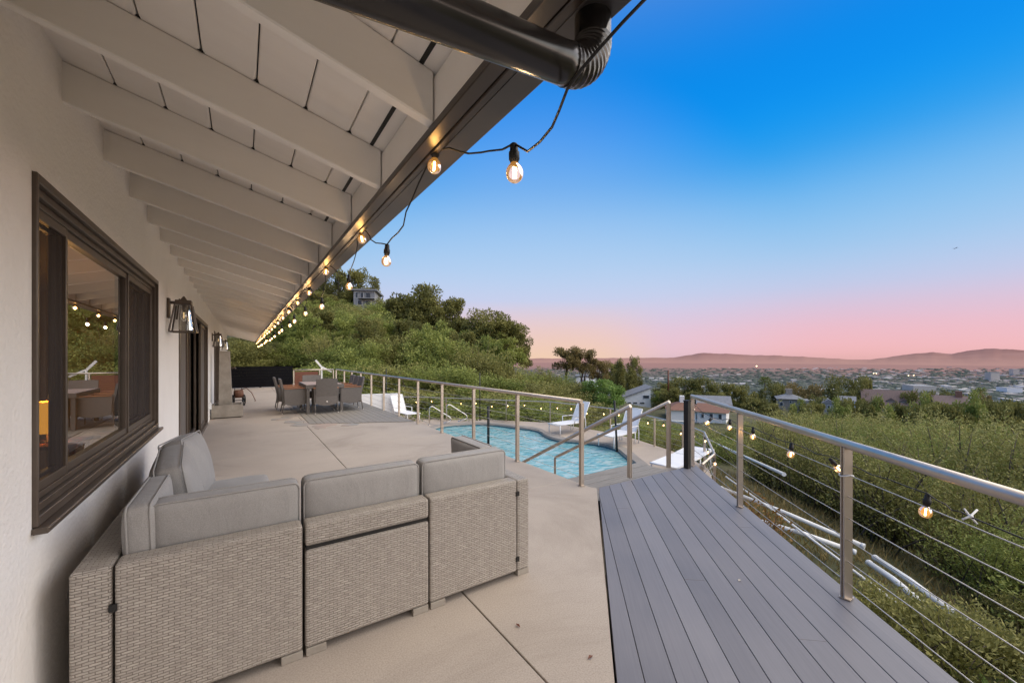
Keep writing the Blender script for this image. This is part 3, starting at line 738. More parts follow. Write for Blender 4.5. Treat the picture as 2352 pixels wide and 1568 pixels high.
# ---------- table lamp in the room
t = thing('table_lamp', 'glowing orange cylinder table lamp inside the room behind the window', 'lamp', (-1.71, 6.25, 0.55))
mb = MB().lathe((0, 0, 0.10), [(0.10, 0.0), (0.10, 0.33)], 20); mb.f = mb.f[:-2]; mb.s = mb.s[:-2]; mb.build('lamp_shade', 'lamp_shade_lit', t)
MB().lathe((0, 0, 0), [(0.06, 0.0), (0.06, 0.015), (0.012, 0.03), (0.012, 0.13)], 12).build('lamp_base', 'bronze', t)
pl = bpy.data.lights.new('lamp_light', 'POINT'); pl.energy = 38; pl.color = (1, 0.5, 0.15); pl.shadow_soft_size = 0.06
po = bpy.data.objects.new('lamp_light', pl); COL.objects.link(po); po.parent = t; po.location = (0, 0, 0.48)
t = thing('side_table', 'dark low table carrying the orange lamp inside the room', 'table', (-1.71, 6.25, 0.02))
MB().box(-0.28, 0.28, -0.28, 0.28, 0.49, 0.53).build('tabletop', 'panel_wood', t)
for sx in (-1, 1):
    for sy in (-1, 1): MB().box(sx*0.24-0.02, sx*0.24+0.02, sy*0.24-0.02, sy*0.24+0.02, 0, 0.489).build('leg', 'panel_wood', t)

# ================================================================ PATIO, DECKS
PX = 3.22
poly = [(WX-0.195, -5.0), (-0.3, -5.0), (-0.3, -0.50), (1.37, 1.21), (3.25, 3.13), (PX, 3.2), (PX, 17.6), (PX, 25.0), (WX-0.195, 25.0)]
JX = 1.125
def clip(poly, a, b, c):
    """keep a*x+b*y<=c"""
    out = []
    for i in range(len(poly)):
        p, q = poly[i], poly[(i+1) % len(poly)]
        dp, dq = a*p[0]+b*p[1]-c, a*q[0]+b*q[1]-c
        if dp <= 0: out.append(p)
        if (dp < 0 < dq) or (dq < 0 < dp):
            s = dp/(dp-dq); out.append((p[0]+(q[0]-p[0])*s, p[1]+(q[1]-p[1])*s))
    return out
mb = MB(); g = 0.005
DD = [(1.20, 9.60), (3.19, 8.65), (3.19, 14.9), (1.20, 14.9)]       # dining deck outline sits on the slab
xs = [-2, JX, 9]; ys = [-9, 0.0, 3.52, 6.95, 10.4, 13.9, 17.4, 21, 30]
for i in range(2):
    for j in range(len(ys)-1):
        q = poly
        # joint between the cross rows is a hairline, the long joint is a wide tooled groove
        q = clip(q, -1, 0, -(xs[i]+(0.004 if i else 0))); q = clip(q, 1, 0, xs[i+1]-(0.004 if i == 0 else 0))
        q = clip(q, 0, -1, -(ys[j]+0.002)); q = clip(q, 0, 1, ys[j+1]-0.002)
        if len(q) > 2: mb.prism(q, -0.06, 0.0)
struct(mb.build('patio', 'concrete', None, bevel=0.003, seg=1), 'beige sanded concrete patio with tooled joints in front of the house')
mb = MB(); mb.prism([(WX-0.19, -5), (-0.31, -5), (-0.31, -0.52), (1.36, 1.19), (3.235, 3.115), (PX-0.01, 3.2), (PX-0.01, 24.99), (WX-0.19, 24.99)], -3.2, -0.064)
struct(mb.build('patio_base', 'coping'), 'retaining base under the patio slab')

# composite deck, boards parallel to the railing
d = Vector((0.665, 0.747)).normalized(); nrm = Vector((-d.y, d.x))      # nrm points toward the house
e0 = Vector((3.045, 0.80))
deckpoly = [(-0.36, -0.53), (1.375, 1.205), (3.255, 3.125), (3.30, 3.145), (5.02, 3.07)]
deckpoly += [tuple(e0 - d*4.4)]
FAR = 3.10
mb = MB(); bw = 0.139
for i in range(16):
    a0 = i*bw + 0.0018; a1 = (i+1)*bw - 0.0018
    q = [(-0.25, -0.42), (1.378, 1.203), (3.27, 3.118), (5.04, 3.055), tuple(e0 - d*4.6), (-1.2, -1.4)]
    cc = nrm.dot(e0)
    q = clip(q, -nrm.x, -nrm.y, -(cc + a0)); q = clip(q, nrm.x, nrm.y, cc + a1)
    if len(q) < 3: continue
    # butt joint in some boards
    sj = [None, 2.0, None, 0.6, None, None, 1.1, None, 2.3, -0.5, None, 1.5, 0.2, None, None, None][i]
    if sj is None: mb.prism(q, -0.026, 0.004)
    else:
        c0 = d.dot(e0) + sj - 1.0
        qa = clip(q, d.x, d.y, c0 - 0.0006); qb = clip(q, -d.x, -d.y, -(c0 + 0.0006))
        for z in (qa, qb):
            if len(z) > 2: mb.prism(z, -0.026, 0.004)
wd_ = mb.build('wooden_deck', 'composite', None, bevel=0.002, seg=1)
ta = wd_.data.attributes.new('tone', 'FLOAT', 'POINT'); rt = random.Random(4)
tv = {}
ta.data.foreach_set('value', [tv.setdefault(int((nrm.dot(Vector(v[:2]) - e0))/bw), rt.random()) for v in mb.v])
struct(wd_, 'grey-lavender composite board deck running diagonally along the cable railing')
mb = MB(); q = [(-0.25, -0.42), (1.388, 1.20), (3.28, 3.09), (5.00, 3.03), tuple(e0 - d*4.5 + nrm*0.03), (-1.0, -1.3)]
mb.prism(q, -0.30, -0.030); struct(mb.build('deck_frame', 'black_paint'), 'dark joist frame beneath the composite deck')
# dining deck (sheet of narrow boards let into the patio)
mb = MB(); x = 1.20
while x < 3.18:
    q = clip(clip(DD, -1, 0, -(x+0.004)), 1, 0, x+0.136)
    if len(q) > 2: mb.prism(q, 0.001, 0.012)
    x += 0.14
struct(mb.build('dining_deck', 'weathered_wood', None), 'greyish weathered board deck under the dining table')
mb = MB(); mb.prism([(p[0]*0.999+0.002, p[1]) for p in DD], 0.0005, 0.004); struct(mb.build('dining_deck_base', 'black_paint'), 'dark gaps between the dining deck boards')
# flagstones beside it
rs = random.Random(3); mb = MB()
for (cx, cy, r_) in [(0.95, 10.15, 0.26), (1.05, 9.62, 0.22), (1.45, 9.30, 0.24), (0.75, 10.75, 0.22), (1.00, 11.2, 0.24), (1.92, 9.02, 0.20), (1.32, 8.98, 0.14)]:
    k = rs.randint(5, 7); a0 = rs.random()*6
    mb.prism([(cx + r_*(0.8+0.4*rs.random())*math.cos(a0+2*math.pi*i/k), cy + r_*(0.8+0.4*rs.random())*math.sin(a0+2*math.pi*i/k)) for i in range(k)], -0.01, 0.006)
struct(mb.build('flagstone_paving', 'flagstone'), 'patch of mixed blue-grey and rust flagstones at the corner of the dining deck')

# steps from the deck down to the pool
st = thing('wooden_steps', 'weathered grey wooden steps leading from the deck down to the pool', 'steps', (4.1, 3.2, -1.2))
SO = Vector((4.1, 3.2, -1.2))
for i in range(7):
    z = -0.15 - 0.17*i; ya_ = 3.13 if i == 0 else 3.95 + 0.29*(i-1); yb_ = 3.94 if i == 0 else ya_ + 0.285
    mb = MB(); yy = ya_; k = max(2, int((yb_-ya_)/0.14))
    ww = (yb_-ya_)/k
    for j in range(k): mb.box(3.25 if i == 0 else 3.75, 4.98 if i == 0 else 4.75, yy+0.003, yy+ww-0.003, z-0.035, z); yy += ww
    mb.xform(Matrix.Translation(-SO)).build('tread', 'weathered_wood', st)
for xx in (3.73, 4.77):
    MB().bar(Vector((xx, 3.97, -0.30))-SO, Vector((xx, 5.75, -1.32))-SO, 0.035, 0.22).build('stringer', 'weathered_wood', st)
MB().box(3.26, 4.97, 3.135, 3.93, -1.0, -0.192).xform(Matrix.Translation(-SO)).build('platform_base', 'weathered_wood', st)

# ================================================================ POOL
PZ = -1.2
pts = [(1005,985),(1040,980),(1100,977),(1145,980),(1180,985),(1215,989),(1234,992),(1243,998),(1248,1003.7),(1264.7,1010.7),(1288,1016.6),(1335,1020),(1381.8,1026),(1417,1036.5),(1440.4,1057.6)]
pool = [onz(u, v, -1.3)[:2] for u, v in pts] + [(8.1,6.4),(7.3,6.0),(6.3,5.95),(5.4,6.6),(5.0,7.8),(4.95,9.3),(5.05,11.0),(5.3,12.6),(5.7,13.7)]
outer = [(3.235,3.16),(5.0,3.2),(6.25,3.65),(7.3,3.95),(9.15,5.2),(9.9,6.25),(10.55,8.5),(10.7,9.6),(10.35,12.4),(9.2,13.9),(7.4,16.4),(5.9,18.1),(3.235,19.5)]
PC = Vector((7.0, 10.0))
def radial(poly, n):
    res = []
    for k in range(n):
        a = 2*math.pi*k/n; dx, dy = math.cos(a), math.sin(a); best = None
        for i in range(len(poly)):
            p, q = poly[i], poly[(i+1) % len(poly)]
            ex, ey = q[0]-p[0], q[1]-p[1]; den = dx*ey - dy*ex
            if abs(den) < 1e-9: continue
            t = ((p[0]-PC.x)*ey - (p[1]-PC.y)*ex)/den; s = ((p[0]-PC.x)*dy - (p[1]-PC.y)*dx)/den
            if t > 0 and -1e-6 <= s <= 1+1e-6 and (best is None or t < best): best = t
        res.append(best)
    return res
NP = 160
rp = radial(pool, NP); ro = radial(outer, NP)
rp = [(rp[i-2]+2*rp[i-1]+3*rp[i]+2*rp[(i+1) % NP]+rp[(i+2) % NP])/9 for i in range(NP)]
ring = lambda rr, z, off=0: [(PC.x+(rr[k]+off)*math.cos(2*math.pi*k/NP), PC.y+(rr[k]+off)*math.sin(2*math.pi*k/NP), z) for k in range(NP)]
def strip(mb, A, B, smooth=False):
    n = len(A); mb.add(A + B, [(i, (i+1) % n, n+(i+1) % n, n+i) for i in range(n)], smooth)
mb = MB(); strip(mb, ring(ro, PZ), ring(rp, PZ, 0.32)); strip(mb, ring(ro, -3.2), ring(ro, PZ))
struct(mb.build('pool_deck', 'pool_concrete'), 'beige concrete terrace around the swimming pool')
sp = thing('swimming_pool', 'kidney shaped swimming pool with turquoise plaster and grey coping', 'swimming pool', (PC.x, PC.y, PZ))
T = Matrix.Translation((-PC.x, -PC.y, -PZ))
mb = MB(); strip(mb, ring(rp, PZ-0.05, 0.318), ring(rp, PZ+0.012, 0.318)); strip(mb, ring(rp, PZ+0.012, 0.318), ring(rp, PZ+0.012, 0.02)); strip(mb, ring(rp, PZ+0.012, 0.02), ring(rp, PZ-0.05, -0.01)); strip(mb, ring(rp, PZ-0.05, -0.01), ring(rp, PZ-0.06, 0.01))
mb.xform(T).build('coping', 'coping', sp)
mb = MB(); strip(mb, ring(rp, PZ-0.052, 0.0), ring(rp, PZ-0.75, 0.0), True); strip(mb, ring(rp, PZ-0.75, 0.0), ring(rp, PZ-1.25, -0.45), True)
mb.xform(Matrix.Identity(4)); A = ring(rp, PZ-1.25, -0.45); mb.add(A, [tuple(range(NP))])
mb.xform(T).build('basin', 'pool_plaster', sp)
mb = MB(); strip(mb, ring(rp, PZ-0.055, -0.006), ring(rp, PZ-0.22, -0.006), True); mb.xform(T).build('tile_band', 'pool_tile', sp)
mb = MB(); mb.add(ring(rp, PZ-0.10, 0.004), [tuple(range(NP))]); struct(mb.build('water', 'pool_water'), 'rippled turquoise pool water')

# ================================================================ RAILINGS
def railing(name, label, cat, path, h, posts, ncab, post_w=0.045, rr=0.027, group=None, cab0=0.10):
    """path = base polyline (list of Vector); posts = base positions"""
    O = Vector(path[0]); t = thing(name, label, cat, O, 0, group)
    up = Vector((0, 0, h))
    MB().tube([Vector(p)-O+up for p in path], rr, 16).build('handrail', 'steel', t)
    for p in posts:
        q = Vector(p)-O; i = min(range(len(path)-1), key=lambda k: ((Vector(path[k])+Vector(path[k+1]))/2-Vector(p)).length)
        dr = (Vector(path[i+1])-Vector(path[i])).normalized()
        mb = MB()
        for s in (-1, 1): mb.bar(q + dr*(s*0.013) + Vector((0, 0, 0.002)), q + dr*(s*0.013) + Vector((0, 0, h-rr*0.7)), 0.011, post_w, up=dr.cross(Vector((0,0,1))))
        mb.bar(q + Vector((0, 0, 0.003)), q + Vector((0, 0, h-rr*0.8)), 0.0148, post_w*0.62, up=dr.cross(Vector((0,0,1))))
        mb.box(q.x-0.028, q.x+0.028, q.y-0.028, q.y+0.028, q.z+0.0045, q.z+0.011)
        mb.build('post', 'steel', t)
    for k in range(ncab):
        z = cab0 + (h - 0.05 - cab0) * k / ncab
        MB().tube([Vector(p)-O+Vector((0, 0, z)) for p in path], 0.0028, 6).build('cable', 'cable_steel', t)
    return t
# along the patio edge
pl_ = [(3.165, 3.28), (3.165, 17.5)]
path = [Vector((x, y, 0)) for x, y in pl_]
py = [3.28 + 1.265*k for k in range(11)] + [17.5]
railing('railing', 'long steel cable railing along the patio edge above the pool', 'railing', path, 0.95, [Vector((3.165, y, 0)) for y in py], 6, rr=0.024)
# right-hand deck railing
A0, B0 = Vector((3.0, 0.855, 0.004)), Vector((4.96, 3.05, 0.004)); dd = (B0-A0).normalized()
RB = A0 - dd*3.4
railing('railing', 'steel cable railing on the outer edge of the grey deck, overlooking the brush', 'railing', [RB, B0], 0.925, [A0-dd*1.473*2, A0-dd*1.473, A0, A0+dd*1.473, B0-dd*0.01], 6, rr=0.027)
# back corner: rail with brown panel
t = railing('railing', 'short end railing with a reddish brown board panel behind the dining set', 'railing', [Vector((1.62, 17.5, 0)), Vector((3.08, 17.5, 0))], 0.95, [Vector((1.64, 17.5, 0)), Vector((2.55, 17.5, 0)), Vector((3.06, 17.5, 0))], 3, rr=0.024)
mb = MB()
for k in range(6): mb.box(0.05, 0.88, -0.018, 0.018, 0.06+0.138*k, 0.06+0.138*k+0.133)
mb.build('board_panel', 'panel_wood', t)
# pool terrace railing
rp_ = [(3.35,19.2),(5.9,17.86),(7.4,16.1),(9.05,13.8),(10.2,12.35),(10.6,9.56),(10.5,8.58),(9.8,6.29),(9.1,5.28),(7.24,4.01),(6.33,3.72)]
path = [Vector((x, y, PZ)) for x, y in rp_]
railing('railing', 'low steel cable railing curving around the far side of the pool terrace', 'railing', path, 0.86, path[1:] + [(path[6]+path[7])/2], 5, rr=0.022)
# stair handrails
def stair_rail(x, label, lower_post):
    O = Vector((x, 3.17, 0)); t = thing('stair_handrail', label, 'handrail', O, 0, 'handrails of the pool steps')
    a = Vector((0, 0, 0.86)); b = Vector((0, 2.27, 0.86-1.19))
    MB().tube([a + Vector((0, -0.012, 0.006)), b], 0.024, 14).build('handrail', 'steel', t)
    mb = MB()
    for s in (-1, 1): mb.box(s*0.013-0.0055, s*0.013+0.0055, -0.0225, 0.0225, -0.15 if s > 2 else 0.004, 0.85)
    mb.box(-0.0074, 0.0074, -0.014, 0.014, 0.004, 0.84)
    mb.build('post', 'steel', t)
    mb = MB(); mb.tube([b, b + Vector((0, 0.02, -0.03)), b + Vector((0, 0.02, -0.86))], 0.02, 10); mb.build('post', 'steel', t)
stair_rail(3.85, 'sloping steel handrail on the patio side of the pool steps', True)
stair_rail(4.62, 'sloping steel handrail on the outer side of the pool steps, beside the black post', True)
t = thing('gate_post', 'square black gate post standing at the deck corner between two steel posts', 'post', (4.80, 3.02, 0.004))
MB().box(-0.032, 0.032, -0.032, 0.032, 0, 0.868).build('post', 'black_paint', t, bevel=0.003)
MB().box(-0.036, 0.036, -0.036, 0.036, 0.869, 0.885).build('cap', 'black_paint', t, bevel=0.003)

# slim black pool poles
def pole(p, h, label, lean=(0, 0), r=0.022):
    t = thing('pool_pole', label, 'pole', p, 0, 'slim black poles around the pool')
    MB().tube([(0, 0, 0.012), (lean[0], lean[1], h)], r, 10).build('pole', 'black_paint', t)
    MB().lathe((0, 0, 0), [(0.05, 0.0), (0.05, 0.010), (0.03, 0.012)], 12).build('base', 'black_paint', t)
pole((8.7, 7.6, PZ), 1.43, 'leaning black pole in front of the right white lounger', (-0.05, 0.05), 0.03)
pole((6.2, 10.45, PZ+0.01), 1.15, 'short black pole standing at the near pool edge seen through the railing', (0, 0), 0.04)
pole((8.25, 14.6, PZ), 2.0, 'thin tall black pole behind the far pool edge')
pole((5.35, 18.0, PZ), 2.1, 'thin tall black pole beside the white privacy wall')

# ================================================================ SOFA
def sofa_section(label, O, panels, seat, cushions, feet, slot=None, clip_at=None):
    """panels: wicker slabs (x0,x1,y0,y1,z0,z1) in world coords; cushions: (kind, centre, dims, axis, rot)"""
    O = Vector(O); T = Matrix.Translation(-O)
    t = thing('sofa_section', label, 'sofa section', O, 0, 'sections of the grey wicker corner sofa')
    for p in panels: MB().box(*p).xform(T).build('back_panel', 'wicker', t, bevel=0.014, seg=3)
    MB().box(*seat).xform(T).build('seat_base', 'wicker', t, bevel=0.010, seg=2)
    for i, (nm, c, dm, ax, rot, sd) in enumerate(cushions):
        mb = cushion(*dm, r=(0.055 if sd > 10 else 0.034) if nm == 'back_cushion' else 0.035, puff=(0.045 if sd > 10 else 0.020) if nm == 'back_cushion' else 0.014, seed=sd, axis=ax, wr=0.014 if sd > 8 else 0.008)
        o = mb.build(nm, 'fabric', t); o.location = Vector(c)-O; o.rotation_euler = rot
        md = o.modifiers.new('sub', 'SUBSURF'); md.levels = 1; md.render_levels = 1
        if nm == 'back_cushion':
            wd, hd = (dm[0], dm[2]) if ax == 1 else (dm[1], dm[2])
            half = (dm[1] if ax == 1 else dm[0])/2
            for s in (-1, 1):
                pmb = piping_loop(wd-0.006, dm[2]-0.006, s*(half-0.014), 0.0045)
                if ax == 0: pmb.xform(Matrix.Rotation(R(90), 4, 'Z'))
                pmb.build('piping', 'fabric', o)
    for (fx, fy) in feet: MB().box(fx-0.045, fx+0.045, fy-0.022, fy+0.022, 0.0, 0.038).xform(T).build('foot', 'pvc' if False else 'cast_stone', t, bevel=0.003)
    if slot: MB().box(*slot).xform(T).build('slot', 'rubber', t)
    if clip_at:
        for c in clip_at: MB().box(c[0]-0.012, c[0]+0.012, c[1]-0.006, c[1]+0.004, c[2]-0.014, c[2]+0.014).xform(T).build('clip', 'rubber', t)
    return t
BY = 2.155; ZB, ZTP = 0.038, 0.64
# near corner by the wall
sofa_section('corner sofa section nearest the wall, with two high wicker backs', (-0.10, 2.5, 0),
    [(-0.415, 0.240, BY, BY+0.10, ZB, ZTP), (-0.540, -0.423, BY+0.004, BY+0.70, ZB, ZTP-0.004)],
    (-0.42, 0.24, BY+0.102, BY+0.70, ZB+0.002, 0.30),
    [('seat_cushion', (-0.085, 2.56, 0.365), (0.64, 0.58, 0.13), 2, (0, 0, 0), 1),
     ('back_cushion', (-0.045, 2.345, 0.595), (0.575, 0.125, 0.44), 1, (R(1), 0, 0), 2),
     ('back_cushion', (-0.358, 2.54, 0.605), (0.105, 0.56, 0.44), 0, (0, R(-2), 0), 3)],
    [(0.195, BY+0.02), (-0.36, BY+0.02)], None, [(-0.418, BY, 0.475)])
sofa_section('middle sofa section with a dark slot across its wicker back', (0.565, 2.5, 0),
    [(0.252, 0.884, BY, BY+0.10, ZB, 0.512), (0.252, 0.884, BY, BY+0.10, 0.531, ZTP)],
    (0.254, 0.882, BY+0.102, BY+0.70, ZB+0.002, 0.30),
    [('seat_cushion', (0.568, 2.56, 0.365), (0.62, 0.58, 0.13), 2, (0, 0, 0), 4),
     ('back_cushion', (0.568, 2.345, 0.60), (0.618, 0.125, 0.44), 1, (R(1), 0, 0), 5)],
    [(0.30, BY+0.02), (0.835, BY+0.02)], (0.258, 0.878, BY+0.012, BY+0.09, 0.508, 0.535))
sofa_section('corner sofa section at the open patio end, its arm panel facing the pool', (1.24, 2.5, 0),
    [(0.892, 1.498, BY, BY+0.10, ZB, ZTP), (1.504, 1.600, BY+0.004, BY+0.70, ZB, ZTP-0.004)],
    (0.894, 1.500, BY+0.102, BY+0.70, ZB+0.002, 0.30),
    [('seat_cushion', (1.20, 2.56, 0.365), (0.60, 0.58, 0.13), 2, (0, 0, 0), 6),
     ('back_cushion', (1.195, 2.345, 0.60), (0.60, 0.125, 0.44), 1, (R(1), 0, 0), 7),
     ('back_cushion', (1.435, 2.66, 0.60), (0.115, 0.50, 0.44), 0, (0, R(-3), 0), 8)],
    [(0.94, BY+0.02), (1.555, BY+0.03)], None, [(1.501, BY, 0.55), (1.501, BY, 0.12)])
for k, lab in enumerate(('sofa section along the wall, second from the near corner', 'far end sofa section along the wall, below the window corner')):
    ya_ = 2.868 + 0.64*k; yb_ = ya_ + 0.632
    sofa_section(lab, (-0.17, (ya_+yb_)/2, 0),
        [(-0.540, -0.430, ya_, yb_, ZB, ZTP-0.004)], (-0.428, 0.15, ya_+0.002, yb_-0.002, ZB+0.002, 0.30),
        [('seat_cushion', (-0.10, (ya_+yb_)/2, 0.365), (0.58, 0.62, 0.13), 2, (0, 0, R(1.5 if k else -1)), 9+k),
         ('back_cushion', (-0.330, (ya_+yb_)/2 + 0.02*k, 0.630), (0.15, 0.63, 0.46), 0, (R(3-6*k), R(-9-5*k), R(4-9*k)), 11+k)],
        [(0.10, ya_+0.05), (0.10, yb_-0.05), (-0.48, ya_+0.05)])

# ================================================================ DINING SET
TX, TY = 1.78, 12.05
t = thing('dining_table', 'grey framed outdoor dining table with a tan slatted top', 'table', (TX, TY, 0.012))
mb = MB(); n = 8; w_ = 0.86; 
for k in range(n): mb.box(-w_/2 + w_/n*k + 0.003, -w_/2 + w_/n*(k+1) - 0.003, -0.78, 0.78, 0.705, 0.73)
mb.build('tabletop', 'table_wood', t)
mb = MB()
for s in (-1, 1): mb.box(s*0.44-0.012, s*0.44+0.012, -0.80, 0.80, 0.64, 0.732); mb.box(-0.427, 0.427, s*0.79-0.011, s*0.79+0.011, 0.64, 0.732)
mb.build('apron', 'chair_weave', t)
for sx in (-1, 1):
    for sy in (-1, 1): MB().box(sx*0.40-0.035, sx*0.40+0.035, sy*0.74-0.035, sy*0.74+0.035, 0, 0.638).build('leg', 'chair_weave', t, bevel=0.006)
def chair_parts(t):
    # faces +Y; back at -Y
    def slab(profile, x0, x1, name, mat='chair_weave'):
        n = len(profile)
        mb = MB(); mb.add([(x0, p[0], p[1]) for p in profile] + [(x1, p[0], p[1]) for p in profile],
            [tuple(range(n)), tuple(reversed(range(n, 2*n)))] + [(i, n+i, n+(i+1) % n, (i+1) % n) for i in range(n)])
        return mb.build(name, mat, t, bevel=0.008, seg=2)
    side = [(-0.25, 0.26), (-0.12, 0.215), (0.0, 0.205), (0.12, 0.215), (0.26, 0.26), (0.255, 0.62), (-0.27, 0.635)]
    slab(side, -0.285, -0.25, 'side_panel'); slab(side, 0.25, 0.285, 'side_panel')
    # curved apron across the back merging into the tall backrest
    mb = MB(); cols = 8
    for yo in (0.0, 0.045):
        for i in range(cols+1):
            x = -0.249 + 0.498*i/cols; u = x/0.249
            zb = 0.20 + 0.06*u*u; zt = 0.885 + 0.012*(1-u*u)
            for z in (zb, 0.44, zt):
                lean = -0.27 - max(0, z-0.44)*0.20
                mb.v.append((x, lean + yo - 0.012*(1-u*u), z))
    def ix(l, i, j): return l*(cols+1)*3 + i*3 + j
    F_ = []
    for i in range(cols):
        for j in range(2):
            F_.append((ix(0,i,j), ix(0,i+1,j), ix(0,i+1,j+1), ix(0,i,j+1))); F_.append((ix(1,i,j), ix(1,i,j+1), ix(1,i+1,j+1), ix(1,i+1,j)))
        F_.append((ix(0,i,0), ix(1,i,0), ix(1,i+1,0), ix(0,i+1,0))); F_.append((ix(0,i,2), ix(0,i+1,2), ix(1,i+1,2), ix(1,i,2)))
    for j in range(2):
        F_.append((ix(0,0,j), ix(0,0,j+1), ix(1,0,j+1), ix(1,0,j))); F_.append((ix(0,cols,j), ix(1,cols,j), ix(1,cols,j+1), ix(0,cols,j+1)))
    mb.f = F_; mb.s = [False]*len(F_); mb.build('backrest', 'chair_weave', t)
    MB().box(-0.249, 0.249, -0.225, 0.255, 0.36, 0.41).build('seat', 'chair_weave', t)
    mb = MB(); mb.box(-0.249, 0.249, 0.23, 0.254, 0.24, 0.359); mb.build('front_apron', 'chair_weave', t)
    o = cushion(0.47, 0.46, 0.05, r=0.02, puff=0.008, n=6).build('seat_cushion', 'fabric', t); o.location = (0, 0.02, 0.436)
    for s in (-1, 1):
        MB().box(s*0.268-0.030, s*0.268+0.030, -0.255, 0.275, 0.637, 0.655).build('armrest', 'teak', t, bevel=0.005)
        for (yy, sp_) in ((-0.255, -0.045), (0.25, 0.012)):
            lg = MB().tube([(s*0.262, yy, 0.30), (s*0.268, yy+sp_, 0.018)], [0.014, 0.010], 8).build('leg', 'chair_weave', t)
            MB().sphere((s*0.268, yy+sp_, 0.016), 0.016, 8, 6).build('foot_cap', 'chrome', lg)
    MB().lathe((0, 0, 0), [(0.02, 0), (0.02, 0.003)], 12).xform(Matrix.Translation((0, -0.288, 0.30)) @ Matrix.Rotation(R(90), 4, 'X') @ Matrix.Diagonal((1.6, 0.8, 1, 1))).build('badge', 'chrome', t)
DZ = 0.012; G = 'wicker chairs around the dining table'
c0 = thing('dining_chair', 'grey wicker dining chair at the near table end, its back to the viewer', 'chair', (1.78, 11.36, DZ), 0, G)
chair_parts(c0)
dup(c0, (1.12, 11.72, DZ), R(-90), 'near chair on the house side of the table, two teak armrests turned to the viewer', G)
dup(c0, (1.05, 12.62, DZ), R(-90), 'farther chair on the house side of the table', G)
dup(c0, (2.42, 11.55, DZ), R(90), 'nearest chair on the railing side of the table', G)
dup(c0, (2.45, 12.2, DZ), R(90), 'middle chair on the railing side of the table', G)
dup(c0, (2.47, 12.85, DZ), R(90), 'farthest chair on the railing side of the table', G)
dup(c0, (1.74, 13.15, DZ), R(180), 'chair at the far end of the dining table before the brown panel', G)

# ================================================================ FOUNTAIN, HOSE REEL, FENCE, ANTENNA
t = thing('stone_fountain', 'weathered cast stone fountain with a tall column standing in a square basin', 'fountain', (-0.30, 11.95, 0))
mb = MB(); mb.box(-0.31, 0.31, -0.30, -0.25, 0.02, 0.31); mb.box(-0.31, 0.31, 0.25, 0.30, 0.02, 0.31); mb.box(-0.31, -0.26, -0.2495, 0.2495, 0.02, 0.31); mb.box(0.26, 0.31, -0.2495, 0.2495, 0.02, 0.31); mb.box(-0.26, 0.26, -0.25, 0.25, 0.02, 0.08)
mb.build('basin', 'cast_stone', t, bevel=0.006)
MB().box(-0.27, 0.27, -0.26, 0.26, 0, 0.019).build('base', 'black_paint', t)
q = 0.14; q2 = 0.105
MB().hexa([(-q-0.04,-q,0.081),(q-0.04,-q,0.081),(q-0.04,q,0.081),(-q-0.04,q,0.081)], [(-q2-0.06,-q2,1.60),(q2-0.06,-q2,1.60),(q2-0.06,q2,1.60),(-q2-0.06,q2,1.60)]).build('column', 'cast_stone', t, bevel=0.008)
mb = MB().tube([(0.06, 0, 1.18), (0.14, 0, 1.19), (0.165, 0, 1.16)], 0.018, 8); mb.build('spout', 'bronze', t)

t = thing('hose_cart', 'rusty black wheeled hose cart with a curved handle behind the fountain', 'hose cart', (-0.10, 14.4, 0), R(12)); t.scale = (0.85, 0.85, 0.85)
def ring_mb(c, r, th, n=20):
    pts = [(c[0], c[1]+r*math.cos(2*math.pi*k/n), c[2]+r*math.sin(2*math.pi*k/n)) for k in range(n+1)]
    return MB().tube(pts, th, 6, caps=False)
for s in (-0.16, 0.16):
    wh = ring_mb((s, 0, 0.20), 0.18, 0.022).build('wheel', 'black_paint', t)
    mb = MB()
    for k in range(5):
        a = 2*math.pi*k/5; mb.tube([(s, 0, 0.20), (s, 0.17*math.cos(a), 0.20+0.17*math.sin(a))], 0.010, 6)
    mb.build('spokes', 'black_paint', wh)
MB().lathe((0,0,0), [(0.11, -0.13), (0.14, -0.12), (0.14, 0.12), (0.11, 0.13)], 16).xform(Matrix.Translation((0, 0, 0.42)) @ Matrix.Rotation(R(90), 4, 'Y')).build('hose_drum', 'rust', t)
MB().tube([(0.0, 0.10, 0.52), (0.22, -0.05, 0.62), (0.36, -0.15, 0.45), (0.46, -0.2, 0.18), (0.45, -0.2, 0.14)], 0.013, 8).build('handle', 'rust', t)
mb = MB(); mb.tube([(-0.14, 0, 0.2), (-0.1, 0.05, 0.62)], 0.012, 6); mb.tube([(0.14, 0, 0.2), (0.1, 0.05, 0.62)], 0.012, 6); mb.tube([(-0.2, 0.0, 0.20), (0.2, 0, 0.20)], 0.012, 6); mb.build('frame', 'black_paint', t)

t = thing('slat_fence', 'black horizontal slat fence closing the far end of the patio', 'fence', (0.6, 22.4, 0))
mb = MB()
for k in range(7): mb.box(-1.5, 1.45, -0.012, 0.012, 0.03+0.14*k, 0.03+0.14*k+0.1385)
mb.build('slats', 'fence_paint', t)
for x in (-1.46, 0.10, 1.42): MB().box(x-0.04, x+0.04, 0.014, 0.09, 0, 1.02).build('post', 'fence_paint', t)

t = thing('tv_antenna', 'pale crossed blade antenna on a mast clamped to the end railing', 'antenna', (2.64, 17.62, 0))
mb = MB(); mb.tube([(0, 0, 0), (0, 0, 1.05)], 0.03, 8); mb.build('mast', 'pvc', t)
mb = MB(); mb.bar((-0.22, 0, 1.33), (0.0, 0, 1.05), 0.03, 0.07); mb.bar((0.0, 0, 1.06), (0.38, 0, 0.85), 0.03, 0.06); mb.build('blade', 'pvc', t)

